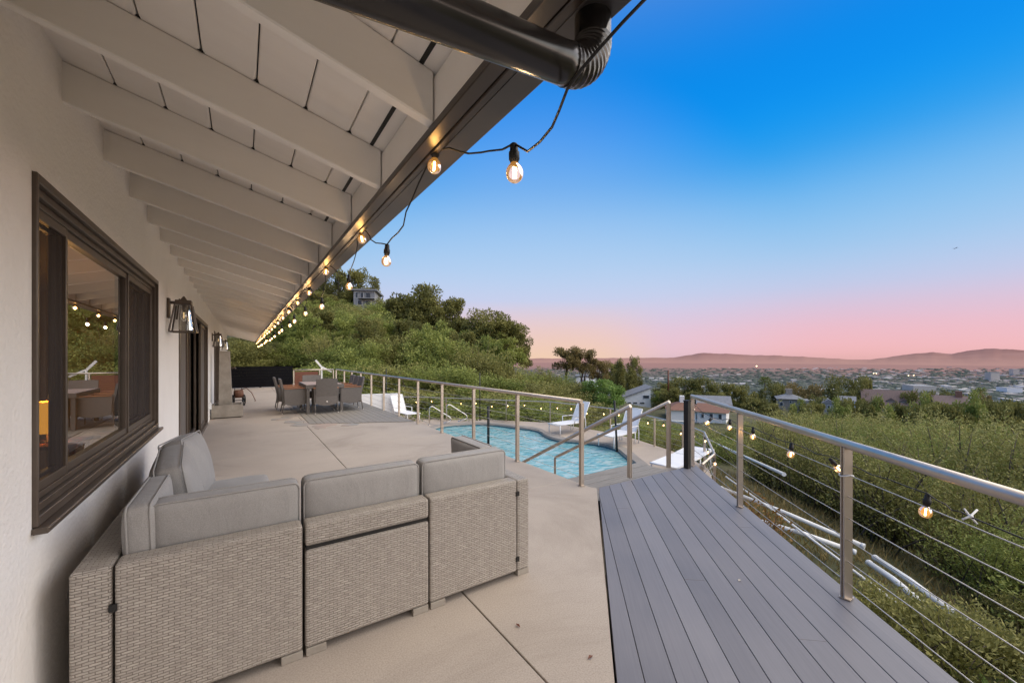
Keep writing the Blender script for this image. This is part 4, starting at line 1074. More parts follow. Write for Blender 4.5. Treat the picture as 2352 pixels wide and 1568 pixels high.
t = thing('privacy_wall', 'low white panel wall at the far corner of the pool terrace', 'wall', (4.6, 17.45, PZ))
MB().hexa([(-1.1,0.45,0.003),(1.15,-0.14,0.003),(1.15,-0.04,0.003),(-1.1,0.55,0.003)], [(-1.1,0.45,1.06),(1.15,-0.14,1.06),(1.15,-0.04,1.06),(-1.1,0.55,1.06)]).build('panel', 'white_frame', t, bevel=0.01)
mb = MB(); mb.bar((0.42,0.04,0.02), (0.42,0.04,1.05), 0.01, 0.012); mb.build('seam', 'house_grey', t)

# pool grab rails
def grab(p, a, lab):
    t = thing('pool_grab_rail', lab, 'grab rail', p, a, 'chrome grab rails at the pool steps')
    pts = [(0, 0, 0), (0, 0, 0.62)]
    for k in range(1, 6):
        s = k/5*R(120); pts.append((0.11*(1-math.cos(s))*0.9, 0, 0.62+0.10*math.sin(s)))
    pts += [(0.80, 0, 0.27), (0.86, 0, 0.20), (0.84, 0, 0.12), (0.78, 0, 0.09), (0.50, 0, 0.02), (0.45, 0, -0.3)]
    MB().tube(pts, 0.022, 10).build('rail', 'chrome', t)
    for x in (0,): MB().lathe((x, 0, 0), [(0.05, 0.0), (0.05, 0.012), (0.03, 0.02)], 12).build('escutcheon', 'chrome', t)
p1 = onz(986, 976, PZ); grab((p1.x, p1.y, PZ+0.002), R(-12), 'chrome pool grab rail on the left, nearer the house')
p2 = onz(1026, 970, PZ); grab((p2.x, p2.y, PZ+0.002), R(-12), 'chrome pool grab rail on the right of the pair')

# ================================================================ LOUNGERS
def lounger_parts(t, back=62, flat=False):
    # foot toward +Y, head at -Y; seat height 0.36
    mb = MB()
    for s in (-1, 1):
        mb.tube([(s*0.30, 1.00, 0.36), (s*0.30, -0.25, 0.36)], 0.018, 8)
    mb.tube([(-0.30, 1.00, 0.36), (0.30, 1.00, 0.36)], 0.018, 8); mb.tube([(-0.30, -0.25, 0.36), (0.30, -0.25, 0.36)], 0.018, 8)
    mb.build('frame', 'white_frame', t)
    for (yy, hh) in ((0.93, 0.36), (-0.2, 0.36)):
        for s in (-1, 1): MB().tube([(s*0.30, yy, 0.0), (s*0.30, yy, hh-0.01)], 0.017, 8).build('leg', 'white_frame', t)
    MB().box(-0.285, 0.285, -0.22, 0.985, 0.362, 0.374).build('seat', 'sling', t)
    a = R(back); L_ = 0.80
    e = Vector((0, -0.24 - L_*math.cos(a), 0.37 + L_*math.sin(a))); b = Vector((0, -0.24, 0.37))
    mb = MB(); mb.bar(b, e, 0.56, 0.014, up=(0, math.sin(a), math.cos(a))); br = mb.build('backrest', 'sling', t)
    mb = MB()
    for s in (-1, 1): mb.tube([b + Vector((s*0.30, 0, 0)), e + Vector((s*0.30, 0, 0))], 0.017, 8)
    mb.tube([e + Vector((-0.30, 0, 0)), e + Vector((0.30, 0, 0))], 0.017, 8); mb.build('back_frame', 'white_frame', br)
    if not flat:
        for s in (-1, 1): MB().tube([(s*0.33, 0.22, 0.36), (s*0.33, 0.22, 0.56), (s*0.33, -0.32, 0.56), (s*0.33, -0.36, 0.36), (s*0.33, -0.36, 0.0)], 0.018, 8).build('armrest', 'white_frame', t)
    else:
        MB().tube([(-0.30, -0.85, 0.0), (-0.30, -0.8, 0.37)], 0.017, 8).build('leg', 'white_frame', t)
G = 'white sling loungers on the pool terrace'
lg = thing('sun_lounger', 'white sling lounger with raised back, left of the two by the pool railing', 'sun lounger', (9.75, 10.55, PZ+0.002), R(92), G)
lounger_parts(lg); lg.scale = (0.93, 0.93, 0.95)
dup(lg, (9.75, 8.25, PZ+0.002), R(95), 'white sling lounger with raised back, right of the two, behind the leaning black pole', G)
dup(lg, (5.62, 16.55, PZ+0.002), R(190), 'white sling lounger partly hidden by the patio, near the white privacy wall', G)
t = thing('flat_lounger', 'white lounger lying fully flat at the terrace corner behind the gate post', 'sun lounger', (8.35, 5.35, PZ+0.002), R(100))
lounger_parts(t, back=3, flat=True)

# ================================================================ STRING LIGHTS
def bulb_meshes():
    g = MB().lathe((0,0,0), [(0.010, -0.026), (0.0130, -0.0335), (0.0195, -0.0405), (0.0238, -0.0500), (0.0248, -0.0590), (0.0235, -0.0680), (0.0190, -0.0765), (0.0115, -0.0825), (0.0008, -0.0845)], 16)
    s = MB().lathe((0,0,0), [(0.006, 0.030), (0.011, 0.026), (0.0125, 0.005), (0.0155, 0.002), (0.0155, -0.018), (0.0125, -0.020), (0.0115, -0.034)], 10)
    f = MB(); f.tube([(0.0025, 0, -0.040), (0.003, 0, -0.074)], 0.0030, 6); f.tube([(-0.0035, 0.001, -0.042), (-0.003, 0, -0.072)], 0.0024, 6)
    return g, s, f
gmb, smb, fmb = bulb_meshes()
class StringLight:
    def __init__(s, name, label, O, group=None):
        s.O = Vector(O); s.t = thing(name, label, 'string lights', O, 0, group); s.first = None; s.k = 0
    def bulb(s, p, watt=0.0, rot=(0, 0, 0), sc=1.0, lc=(1.0, 0.50, 0.14)):
        if s.first is None:
            b = gmb.build('bulb', 'bulb_glass', s.t); smb.build('socket', 'rubber', b); fmb.build('filament', 'filament', b); s.first = b
        else:
            b = s.first.copy(); COL.objects.link(b); b.parent = s.t
            for ch in list(s.first.children):
                if ch.type == 'MESH':
                    c = ch.copy(); COL.objects.link(c); c.parent = b
        b.location = Vector(p) - s.O; b.rotation_euler = rot; b.scale = (sc, sc, sc)
        if watt:
            l = bpy.data.lights.new('bulb_light', 'POINT'); l.energy = watt; l.color = lc; l.shadow_soft_size = 0.02
            lo = bpy.data.objects.new('bulb_light', l); COL.objects.link(lo); lo.parent = s.t; lo.location = Vector(p) - s.O + Vector((0, 0, -0.07))
        s.k += 1
    def cable(s, pts, r=0.0032):
        MB().tube([Vector(p)-s.O for p in pts], r, 6).build('cable', 'rubber', s.t)
def sag(a, b, d, n=8, sd=0):
    a, b = Vector(a), Vector(b); rs = random.Random(sd); out = []
    for i in range(n):
        t = i/n; p = a.lerp(b, t); p.z -= d*4*t*(1-t)
        if 0 < i: p += Vector((rs.uniform(-1,1), rs.uniform(-1,1), rs.uniform(-1,1)))*0.008
        out.append(p)
    return out
S = StringLight('string_lights', 'string of warm round bulbs zigzagging along the eave gutter', (0.6, 1.0, 2.2))
rs = random.Random(5)
ups = [(0.585 + rs.uniform(-.008,.008), 1.366 + 1.115*k + rs.uniform(-.06,.06), 2.205 + rs.uniform(-.012,.01)) for k in range(21)]
los = [(0.640 + rs.uniform(-.02,.02), 0.924 + 1.13*k + rs.uniform(-.06,.06), 2.020 + rs.uniform(-.03,.03)) for k in range(21)]
los[0] = (0.632, 0.924, 2.022); ups[0] = (0.585, 1.366, 2.205); ups[1] = (0.582, 2.49, 2.215); los[1] = (0.612, 2.047, 1.998)
S_path = [at(1560, -80, 0.70), at(1480, 0, 0.715), at(1430, 52, 0.725), at(1376, 112, 0.74), at(1335, 160, 0.77), at(1303, 205, 0.82), at(1284, 255, 0.89), at(1268, 292, 0.95), at(1240, 326, 1.02), at(1212, 348, 1.07)]
for k in range(21):
    a = los[k]; b = ups[k]
    ta = Vector(a)+Vector((0, 0, 0.028)); tb = Vector(b)+Vector((0, 0, 0.028))
    S_path += sag(ta, tb, 0.03, 8, k)
    if k < 20: S_path += sag(tb, Vector(los[k+1])+Vector((0, 0, 0.028)), 0.05, 8, k+50)
S_path.append(Vector(ups[20])+Vector((0, 0, 0.028)))
S.cable(S_path)
for k in range(21):
    S.bulb(los[k], 2.0, (R(rs.uniform(-6,6)), R(rs.uniform(-6,6)), rs.uniform(0,6)), 1.0 if k < 5 else 1.15, (1.0, 0.66, 0.36))
    S.bulb(ups[k], 0.55, (R(rs.uniform(-9,9)), R(rs.uniform(-9,9)), rs.uniform(0,6)), 1.0 if k < 5 else 1.15)
# hooks in the fascia
mb = MB()
for k in range(5):
    p = Vector(ups[k]) - S.O
    mb.tube([p+Vector((-0.012, 0.03, 0.012)), p+Vector((0.0, 0.04, -0.004)), p+Vector((0.012, 0.03, 0.004)), p+Vector((0.010, 0.015, 0.02))], 0.0022, 6)
mb.build('hook', 'cable_steel', S.t)

# deck railing string
RD = dd; out = Vector((RD.y, -RD.x, 0))
def onrail(u, v):
    """point just outside the deck railing plane on the survey ray"""
    p0 = A0 + out*0.04; a = (u-CU)/F; b = -(v-CV)/F
    dr = Vector((SY+a*CY_, CY_-a*SY, b)); n_ = Vector((out.x, out.y, 0))
    t = (p0 - Vector((0, 0, EYE))).dot(n_)/dr.dot(n_); return Vector((0, 0, EYE)) + dr*t
S2 = StringLight('string_lights', 'string of warm bulbs hanging along the outer deck railing cables', tuple(A0 + Vector((0, 0, 0.7))))
bp = [onrail(*q) for q in ((1592, 942), (1632, 976), (1677, 984), (1730, 1005), (1818, 1046), (1913, 1084), (2130, 1180))]
cp = [B0 + Vector((0, 0, 0.80))]
tilt = [0, 80, 10, 5, 10, -70, 15]
for i, p in enumerate(bp):
    S2.bulb(p + Vector((0, 0, 0.066)), 0.10, (R(tilt[i]*0.3), R(tilt[i]*0.5), 0), 1.0)
    cp += sag(cp[-1] if i == 0 else bp[i-1]+Vector((0, 0, 0.098)), p+Vector((0, 0, 0.098)), 0.012, 6, i)[1:] + [p+Vector((0, 0, 0.098))]
e = onrail(2230, 1187); cp += sag(bp[-1]+Vector((0, 0, 0.098)), e, 0.01, 5, 77)[1:] + [e, e - dd*1.3 + Vector((0, 0, -0.02))]
S2.cable(cp)
t = thing('zip_tie', 'white plastic tie knotted around the railing cable at the right', 'cable tie', tuple(e))
mb = MB(); mb.tube([(-0.03, 0.02, -0.01), (0.0, 0, 0.004), (0.03, -0.015, 0.03)], 0.004, 6); mb.tube([(-0.012, -0.02, -0.02), (0.0, 0, 0.0), (0.004, 0.02, 0.03)], 0.0035, 6); mb.sphere((0, 0, 0.003), 0.009, 8, 6)
mb.build('tie', 'zip_tie', t)
pz = A0 + Vector((0, 0, 0.74))
t = thing('zip_tie', 'white tie looped around the middle railing post on the deck', 'cable tie', tuple(pz))
mb = MB(); mb.tube([(0.034*math.cos(a/12*2*math.pi), 0.034*math.sin(a/12*2*math.pi), 0.006*math.sin(a)) for a in range(13)], 0.004, 6); mb.build('loop', 'zip_tie', t)

# pool railing string
S3 = StringLight('string_lights', 'string of warm bulbs along the low pool terrace railing', (7.4, 16.1, PZ+0.6))
def along(path, s):
    for i in range(len(path)-1):
        l = (path[i+1]-path[i]).length
        if s <= l: return path[i].lerp(path[i+1], s/l)
        s -= l
    return path[-1]
rpath = [Vector((x, y, PZ)) for x, y in rp_]
tot = sum((rpath[i+1]-rpath[i]).length for i in range(len(rpath)-1)); s_ = 1.6; i = 0; cp = []
while s_ < tot - 0.1:
    p = along(rpath, s_) + Vector((0, 0, 0.70 + 0.06*math.sin(i*2.1)))
    S3.bulb(p, 0.0, (R(rs.uniform(-15,15)), R(rs.uniform(-15,15)), 0), 1.2)
    if cp: cp += sag(cp[-1], p+Vector((0, 0, 0.03)), 0.03, 5, i)[1:]
    cp.append(p+Vector((0, 0, 0.03))); s_ += 0.72; i += 1
S3.cable(cp, 0.004)

# ================================================================ TERRAIN
CT = [(-10,-6,-3),(0,-5,-3),(0,8,-3),(3,15,-3),(-10,20,-2.5),(7,12,-3.3),(5,6,-3.2),(3.4,16,-2.6),
 (4.6,1.6,-1.5),(2,-1.2,-1.5),(6,.5,-2.0),(8.5,1.8,-2.5),(11,0,-3.4),(17,2,-4.6),(27,4,-5.8),(9,-6,-3.4),
 (8.6,3.6,-1.9),(11,7,-1.9),(12,10,-1.9),(11,14,-1.8),(7,19,-1.6),(15,9,-3.0),(14,14,-2.4),
 (9,30,-1),(0,27,-.6),(20,40,.5),(25,31,-2.7),(26,24,-4.2),(22,60,1),(26,42,-1),(48,52,-5),(66,40,-12),(82,65,-13),(35,10,-7.5),
 (60,0,-14),(60,20,-13),(120,50,-20),(130,0,-22),(22,93,7),(0,60,3),(0,95,6),(-30,30,3),(-30,90,8),(60,110,-6),(110,110,-17),(40,-30,-12),(10,-25,-6),(-30,-30,0),(70,-60,-22),(170,90,-30),(170,-40,-32),(100,170,-18),(0,170,0),(-60,60,5),(-60,150,4)]
for (u, v, t) in [(1462,930,98),(1362,902,88),(1345,882,95),(1575,968,72),(1634,966,70),(1640,940,84),(1816,938,125),(1862,932,128),(1904,948,115),(2045,944,130),(2185,944,120),(1945,930,132),(834,704,86),(1740,950,100),(1990,950,112)]:
    q = at(u, v, t); CT.append((q.x, q.y, q.z - (3.6 if u == 834 else 0.3)))
CT = [c for c in CT if c not in ((66,40,-12),(82,65,-13),(60,20,-13),(120,50,-20))]
C_ = np.array(CT, float)
def tps(r2): return np.where(r2 > 1e-9, 0.5*r2*np.log(np.maximum(r2, 1e-9)), 0.0)
def fit():
    n = len(C_); P = np.c_[np.ones(n), C_[:, :2]/50]
    d2 = ((C_[:, None, :2]-C_[None, :, :2])**2).sum(-1)/2500
    A = np.zeros((n+3, n+3)); A[:n, :n] = tps(d2) + np.eye(n)*0.002; A[:n, n:] = P; A[n:, :n] = P.T
    return np.linalg.solve(A, np.r_[C_[:, 2], np.zeros(3)])
W_T = fit()
def H(xy):
    xy = np.atleast_2d(np.array(xy, float)); n = len(C_)
    d2 = ((xy[:, None, :]-C_[None, :, :2])**2).sum(-1)/2500
    z = tps(d2) @ W_T[:n] + np.c_[np.ones(len(xy)), xy/50] @ W_T[n:]
    r = np.hypot(xy[:, 0], xy[:, 1]); f = np.clip((r-120)/(900-120), 0, 1); f = f*f*(3-2*f)
    g = np.clip((r-112)/50, 0, 1); g = g*g*(3-2*g)
    # beyond the mapped area: left stays hilly, right falls to the valley
    side = np.clip((xy[:, 1]*0.83 - xy[:, 0]*0.56)/np.maximum(r, 1), -0.2, 1)
    far = np.full(len(xy), -34.0)
    z = z*(1-g) + far*g
    return z*(1-f) + (-135)*f
def h1(x, y): return float(H([(x, y)])[0])
# polar grid: dense close by
rad_ = np.r_[np.linspace(0.3, 20, 45), np.geomspace(21, 1200, 70)]; na = 220
ang = np.linspace(0, 2*math.pi, na, endpoint=False)
gx = (rad_[:, None]*np.sin(ang)[None]).ravel() + 4; gy = (rad_[:, None]*np.cos(ang)[None]).ravel() + 4
gzv = H(np.c_[gx, gy])
rs = np.random.RandomState(2)
vs = np.c_[gx, gy, gzv + rs.uniform(-.04, .04, len(gx))]
nr = len(rad_)
fs = [(i*na+k, i*na+(k+1) % na, (i+1)*na+(k+1) % na, (i+1)*na+k) for i in range(nr-1) for k in range(na)]
fs.append(tuple(range(na)))
def fastmesh(name, vs, fs, mat, smooth=True, tone=None):
    me = bpy.data.meshes.new(name); me.from_pydata([tuple(v) for v in vs], [], fs); me.update()
    if smooth: me.polygons.foreach_set('use_smooth', [True]*len(me.polygons))
    if tone is not None:
        a = me.attributes.new('tone', 'FLOAT', 'POINT'); a.data.foreach_set('value', np.asarray(tone, np.float32))
    me.materials.append(MATS[mat]); return me
def put(name, me, parent=None, loc=(0, 0, 0)):
    o = bpy.data.objects.new(name, me); COL.objects.link(o); o.parent = parent; o.location = loc; return o
struct(put('ground', fastmesh('ground', vs, fs, 'hill_soil')), 'brush covered hillside soil around the house')
# valley floor to the foot of the mountains
rr = np.geomspace(700, 30000, 40); na2 = 120
vx = (rr[:, None]*np.sin(np.linspace(0, 2*math.pi, na2, endpoint=False))[None]).ravel(); vy = (rr[:, None]*np.cos(np.linspace(0, 2*math.pi, na2, endpoint=False))[None]).ravel()
vf = [(i*na2+k, i*na2+(k+1) % na2, (i+1)*na2+(k+1) % na2, (i+1)*na2+k) for i in range(len(rr)-1) for k in range(na2)]
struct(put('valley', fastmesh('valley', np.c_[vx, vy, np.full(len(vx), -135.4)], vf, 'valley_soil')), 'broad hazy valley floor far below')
# mountains
MP = [(300,815),(900,822),(1215,823),(1390,822),(1480,821.5),(1546,820.5),(1570,817),(1593,813.5),(1618,809.5),(1650,812),(1684,812.5),(1709,815),(1768,815.5),(1843,818.5),(1900,822),(1944,825),(1988,826.6),(2020,823),(2064,817),(2100,812),(2142,808.5),(2165,811),(2185,812.5),(2215,807),(2242,803),(2286,799.5),(2320,802),(2352,804.5),(2450,808),(2700,800),(3200,812),(5200,815)]
mu = np.linspace(300, 5200, 700); mv = np.interp(mu, [p[0] for p in MP], [p[1] for p in MP])
jag = np.array([1.1*mnoise.noise(Vector((u*0.045, 3.3, 0))) + 0.6*mnoise.noise(Vector((u*0.13, 1.3, 0))) for u in mu]); mv = mv + jag
dist = lambda u: np.sqrt(1+((u-CU)/F)**2)
rows = []; D_ = 13500.0; K = 14
for k in range(K+1):
    f = k/K; row = []
    for u, v in zip(mu, mv):
        s = dist(u); t = (D_ - 3600*(1-f)**1.2)/s
        top = EYE + (CV-v)/F*(D_/s); z = -135.5 + (top+135.5)*(f**1.25)
        z += (1-f)*f*70*mnoise.noise(Vector((u*0.03, k*0.6, 5.0)))
        p = at(u, CV, t); row.append((p.x, p.y, z))
    rows.append(row)
mvs = [p for r_ in rows for p in r_]; n = len(mu)
mfs = [(k*n+i, k*n+i+1, (k+1)*n+i+1, (k+1)*n+i) for k in range(K) for i in range(n-1)]
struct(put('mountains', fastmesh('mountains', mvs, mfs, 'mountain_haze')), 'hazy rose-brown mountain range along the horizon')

# ---------------------------------------------------------------- city in the valley (uncountable)
rs = np.random.RandomState(11); V = []; Fc = []; TN = []
yaw0 = 0.5
def citybox(c, wx, wy, hz, tone, base=-135.4):
    ca, sa = math.cos(yaw0), math.sin(yaw0); o = len(V)
    for z in (0, hz):
        for sx, sy in ((-1,-1),(1,-1),(1,1),(-1,1)):
            dx, dy = sx*wx/2, sy*wy/2; V.append((c[0]+dx*ca-dy*sa, c[1]+dx*sa+dy*ca, base+z)); TN.append(tone)
    for f in ((4,5,6,7),(0,1,5,4),(1,2,6,5),(2,3,7,6),(3,0,4,7)): Fc.append(tuple(o+i for i in f))
for k in range(1900):
    v = 843 + 88*rs.rand()**1.2
    u = 1180 + 1350*rs.rand()
    # built-up districts cluster
    dens = mnoise.noise(Vector((u*0.006, v*0.09, 1.0))) + 0.45*(u > 1950)*(848 < v < 925) - 0.2*(u < 1500)
    if dens + 0.35*rs.rand() < 0.30: continue
    p = onz(u, v, -135.0); t = (EYE+135)*F/(v-CV); sc_ = t/4000
    if v > 900 and rs.rand() < 0.6: continue
    big = rs.rand() < 0.16
    citybox(p, (14+38*rs.rand()**2)*(2.2 if big else 1)*(0.75+0.35*sc_), (12+24*rs.rand())*(0.75+0.35*sc_), (2.5+5*rs.rand()**2)*(1.6 if big else 1)*(0.8+0.3*sc_), 0.25+0.75*rs.rand()**1.1)
tag(put('city_buildings', fastmesh('city_buildings', V, Fc, 'city_walls', False, TN)), 'pale low buildings spread across the distant valley', 'city', kind='stuff')
# towers and larger blocks that stand out get built singly
def far_block(u, v, wpx, hpx, label, tone_mat='house_cream', g='larger blocks standing in the distant valley'):
    p = onz(u, v, -135.2); t = (EYE+135.2)*F/(v-CV); wd = wpx/F*t; ht = hpx/F*t
    t_ = thing('valley_building', label, 'building', tuple(p), yaw0, g)
    MB().box(-wd/2, wd/2, -wd*0.3, wd*0.3, 0, ht).build('wall', tone_mat, t_)
    MB().box(-wd/2*0.98, wd/2*0.98, -wd*0.29, wd*0.29, ht+0.01*ht, ht*1.06).build('roof', 'house_grey', t_)
    mb = MB()
    for r_ in range(3):
        for c_ in range(5): mb.box(-wd/2+wd*(c_+0.2)/5, -wd/2+wd*(c_+0.75)/5, -wd*0.3-0.4, -wd*0.3-0.05, ht*(0.12+0.3*r_), ht*(0.30+0.3*r_))
    mb.build('window', 'house_glass', t_)
far_block(2408-0, 874, 30, 18, 'tall tan office block right of centre in the valley'); 
far_block(2279, 873, 24, 17, 'square beige office tower in the distant valley')
far_block(2330, 862, 16, 14, 'small tower in the distant valley, nearest the mountains')
far_block(1684, 905, 46, 14, 'long white flat apartment block seen just over the deck corner', 'house_white')
far_block(2110, 898, 62, 13, 'long pale block directly beyond the brown roofed house', 'house_cream')
far_block(2318, 902, 40, 12, 'low white block in the valley right of the round tree', 'house_white')
# tree masses of the valley
base = MB().sphere((0, 0, 0), 1, 6, 4); bv = np.array(base.v); bf = base.f
V = []; Fc = []; TN = []
for k in range(7000):
    v = 846 + 88*rs.rand(); u = 1150 + 1400*rs.rand()
    p = onz(u, v, -135.0); t = (EYE+135)*F/(v-CV); s = (7+11*rs.rand())*(0.6+0.4*t/4000)
    o = len(V); q = bv*np.array([s*(1+0.8*rs.rand()), s*(1+0.8*rs.rand()), s*0.34])*(1+0.18*rs.randn(len(bv), 1)) + np.array([p.x, p.y, -134.5])
    V += [tuple(x) for x in q]; Fc += [tuple(i+o for i in f) for f in bf]
for k in range(2600):
    t = 190*(7.0**rs.rand()); u = 1150 + 1500*rs.rand(); p = at(u, CV, t); z = h1(p.x, p.y)
    s = (2.2+3.2*rs.rand())*(0.7+0.5*t/1000); o = len(V)
    q = bv*np.array([s*(1+0.6*rs.rand()), s*(1+0.6*rs.rand()), s*0.7])*(1+0.28*rs.randn(len(bv), 1)) + np.array([p.x, p.y, z+s*0.2])
    V += [tuple(x) for x in q]; Fc += [tuple(i+o for i in f) for f in bf]
tag(put('valley_trees', fastmesh('valley_trees', V, Fc, 'valley_leaf')), 'dark tree cover between the distant valley buildings', 'trees', kind='stuff')
# lit floodlights
for u, v, s, lab, mt in ((1738, 840.5, 4.0, 'single orange light at the foot of the mountains', 'city_glow'), (2087, 862, 3, 'yellow floodlight in the valley, left of a pair', 'city_glow'), (2099, 861.5, 3, 'yellow floodlight in the valley, right of a pair', 'city_glow'), (2007, 857, 3, 'white stadium light in the valley, left one', 'city_glow'), (2013, 857, 3, 'white stadium light in the valley, right one', 'city_glow')):
    t = (EYE+125)*F/(v-CV); p = at(u, v, t)
    tt = thing('street_light', lab, 'light', (p.x, p.y, -135.4), 0, 'lights burning in the distant valley')
    hh = p.z + 135.4
    MB().sphere((0, 0, hh), s*t/4000*1.5, 8, 6).build('lamp', mt, tt); MB().tube([(0, 0, 0), (0, 0, hh)], 0.4, 6).build('pole', 'house_grey', tt)

# ================================================================ VEGETATION
def leafcloud(name, P, Dv, Ln, Wd, tone, mat, rng):
    n = len(P); a = rng.randn(n, 3); s = np.cross(Dv, a); s /= np.maximum(np.linalg.norm(s, axis=1, keepdims=True), 1e-6)
    Ln = Ln[:, None]; Wd = Wd[:, None]
    v = np.stack([P, P+Dv*Ln*0.5+s*Wd*0.5, P+Dv*Ln, P+Dv*Ln*0.5-s*Wd*0.5], 1).reshape(-1, 3).astype(np.float32)
    me = bpy.data.meshes.new(name); me.vertices.add(4*n); me.vertices.foreach_set('co', v.ravel())
    me.loops.add(4*n); me.loops.foreach_set('vertex_index', np.arange(4*n, dtype=np.int32))
    me.polygons.add(n); me.polygons.foreach_set('loop_start', np.arange(0, 4*n, 4, dtype=np.int32)); me.polygons.foreach_set('loop_total', np.full(n, 4, np.int32))
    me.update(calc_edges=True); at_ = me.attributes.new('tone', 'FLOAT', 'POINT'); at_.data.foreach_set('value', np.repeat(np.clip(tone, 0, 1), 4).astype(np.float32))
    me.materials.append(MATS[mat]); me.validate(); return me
def unit(v): return v/np.maximum(np.linalg.norm(v, axis=1, keepdims=True), 1e-6)
def crown(name, seed, RR, nb, nl, ll, mat, brange=(0.22, 0.36), flat=0.75, low=-0.6, zc=None):
    """crown of leaf clumps; ellipsoid radii RR centred at (0,0,zc)"""
    rng = np.random.RandomState(seed); RR = np.array(RR, float)
    d = unit(rng.randn(nb*3, 3)); d = d[d[:, 2] > low][:nb]; nb = len(d)
    C = d*RR*(0.35+0.55*rng.rand(nb, 1)**0.7)
    # lumpy outline
    C *= (1 + 0.22*rng.randn(nb, 1)*0.6)
    br = RR.min()*(brange[0]+(brange[1]-brange[0])*rng.rand(nb)); bt = rng.rand(nb)
    k = rng.randint(0, nb, nl); u = unit(rng.randn(nl, 3)); rr = rng.rand(nl)**0.42
    P = C[k] + u*(br[k]*rr)[:, None]*np.array([1, 1, flat])
    D = unit(u*0.8 + rng.randn(nl, 3)*0.7 + np.array([0, 0, 0.15]))
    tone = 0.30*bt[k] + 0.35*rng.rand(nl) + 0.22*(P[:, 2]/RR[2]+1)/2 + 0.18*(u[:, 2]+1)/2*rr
    P = P + np.array([0, 0, zc if zc is not None else RR[2]])
    return leafcloud(name, P, D, ll*(0.6+0.8*rng.rand(nl)), ll*0.55*(0.6+0.8*rng.rand(nl)), tone, mat, rng), C + np.array([0, 0, zc if zc is not None else RR[2]])
def trunk_mb(seed, hgt, r, tips, bend=0.1):
    rs_ = random.Random(seed); mb = MB()
    pts = [Vector((rs_.uniform(-bend, bend)*i, rs_.uniform(-bend, bend)*i, -0.6 + (hgt+0.6)*i/5)) for i in range(6)]
    mb.tube(pts, [r*(1.25-0.12*i) for i in range(6)], 8)
    for tp in tips:
        tp = Vector(tp); a = pts[rs_.randint(2, 5)]; md = a.lerp(tp, 0.5) + Vector((0, 0, 0.12*(tp-a).length))
        mb.tube([a, md, tp], [r*0.5, r*0.33, r*0.10], 6)
    return mb
class Kind:
    def __init__(s, nm, seed, RR, zc, nb, nl, ll, mat, tr=None, **kw):
        s.nm = nm; s.me, C = crown(nm+'_crown', seed, RR, nb, nl, ll, mat, zc=zc, **kw)
        s.tk = None
        if tr: s.tk = trunk_mb(seed, tr[0], tr[1], [tuple(c) for c in C[:9]])
        s.root = None; s.top = zc + RR[2]
    def plant(s, loc, rz, sc, label, group, cat='tree'):
        if s.root is None:
            t = thing(s.nm, label, cat, loc, rz, group); t.scale = sc if hasattr(sc, '__len__') else (sc,)*3
            put('crown' if s.tk else 'foliage', s.me, t)
            if s.tk: s.tk.build('trunk', 'bark', t)
            s.root = t; return t
        sc = sc if hasattr(sc, '__len__') else (sc,)*3
        t = dup(s.root, loc, rz, label, group, sc); t['category'] = cat; return t
# wispy brush: arched stems carrying small leaves
def brush(name, seed, wd, hg, ns, per, ll, mat):
    rng = np.random.RandomState(seed)
    az = rng.rand(ns)*2*math.pi; lean = (0.10+0.9*rng.rand(ns)**0.7)*wd*0.5; h = hg*(0.55+0.45*rng.rand(ns))*(1-0.30*(lean/(wd*0.5))**2)
    bx = rng.randn(ns)*wd*0.12; by = rng.randn(ns)*wd*0.12; st = rng.rand(ns)
    f = np.sort(rng.rand(ns, per)**0.75, axis=1)*0.92+0.08
    x = bx[:, None]+np.cos(az)[:, None]*lean[:, None]*f**1.5; y = by[:, None]+np.sin(az)[:, None]*lean[:, None]*f**1.5; z = h[:, None]*f**0.85
    P = np.stack([x, y, z], -1).reshape(-1, 3); sp_ = (0.035+0.10*hg/2.5*np.sin(np.clip(f, 0, 1)*math.pi)).ravel()[:, None]
    P = P + rng.randn(len(P), 3)*sp_
    D = unit(np.stack([np.cos(az)[:, None]*0.5+0*f, np.sin(az)[:, None]*0.5+0*f, 0.75+0*f], -1).reshape(-1, 3) + rng.randn(len(P), 3)*0.65)
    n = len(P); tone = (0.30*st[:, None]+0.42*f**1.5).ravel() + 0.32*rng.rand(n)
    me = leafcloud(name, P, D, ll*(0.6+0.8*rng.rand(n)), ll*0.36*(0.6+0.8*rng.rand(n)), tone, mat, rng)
    mb = MB()
    for i in range(min(ns, 26)):
        g_ = [0, 0.35, 0.7, 0.95]
        mb.tube([(bx[i]+math.cos(az[i])*lean[i]*q**1.5, by[i]+math.sin(az[i])*lean[i]*q**1.5, h[i]*q**0.85-0.05) for q in g_], [0.016*hg/2, 0.012*hg/2, 0.008*hg/2, 0.003], 5)
    return me, mb
class Brush:
    def __init__(s, nm, seed, wd, hg, ns, per, ll, mat):
        s.nm = nm; s.me, s.mb = brush(nm+'_foliage', seed, wd, hg, ns, per, ll, mat); s.root = None
    def plant(s, loc, rz, sc, label, group, cat='shrub'):
        sc = sc if hasattr(sc, '__len__') else (sc,)*3
        if s.root is None:
            t = thing(s.nm, label, cat, loc, rz, group); t.scale = sc
            put('foliage', s.me, t); s.mb.build('stems', 'bark', t); s.root = t; return t
        return dup(s.root, loc, rz, label, group, sc)

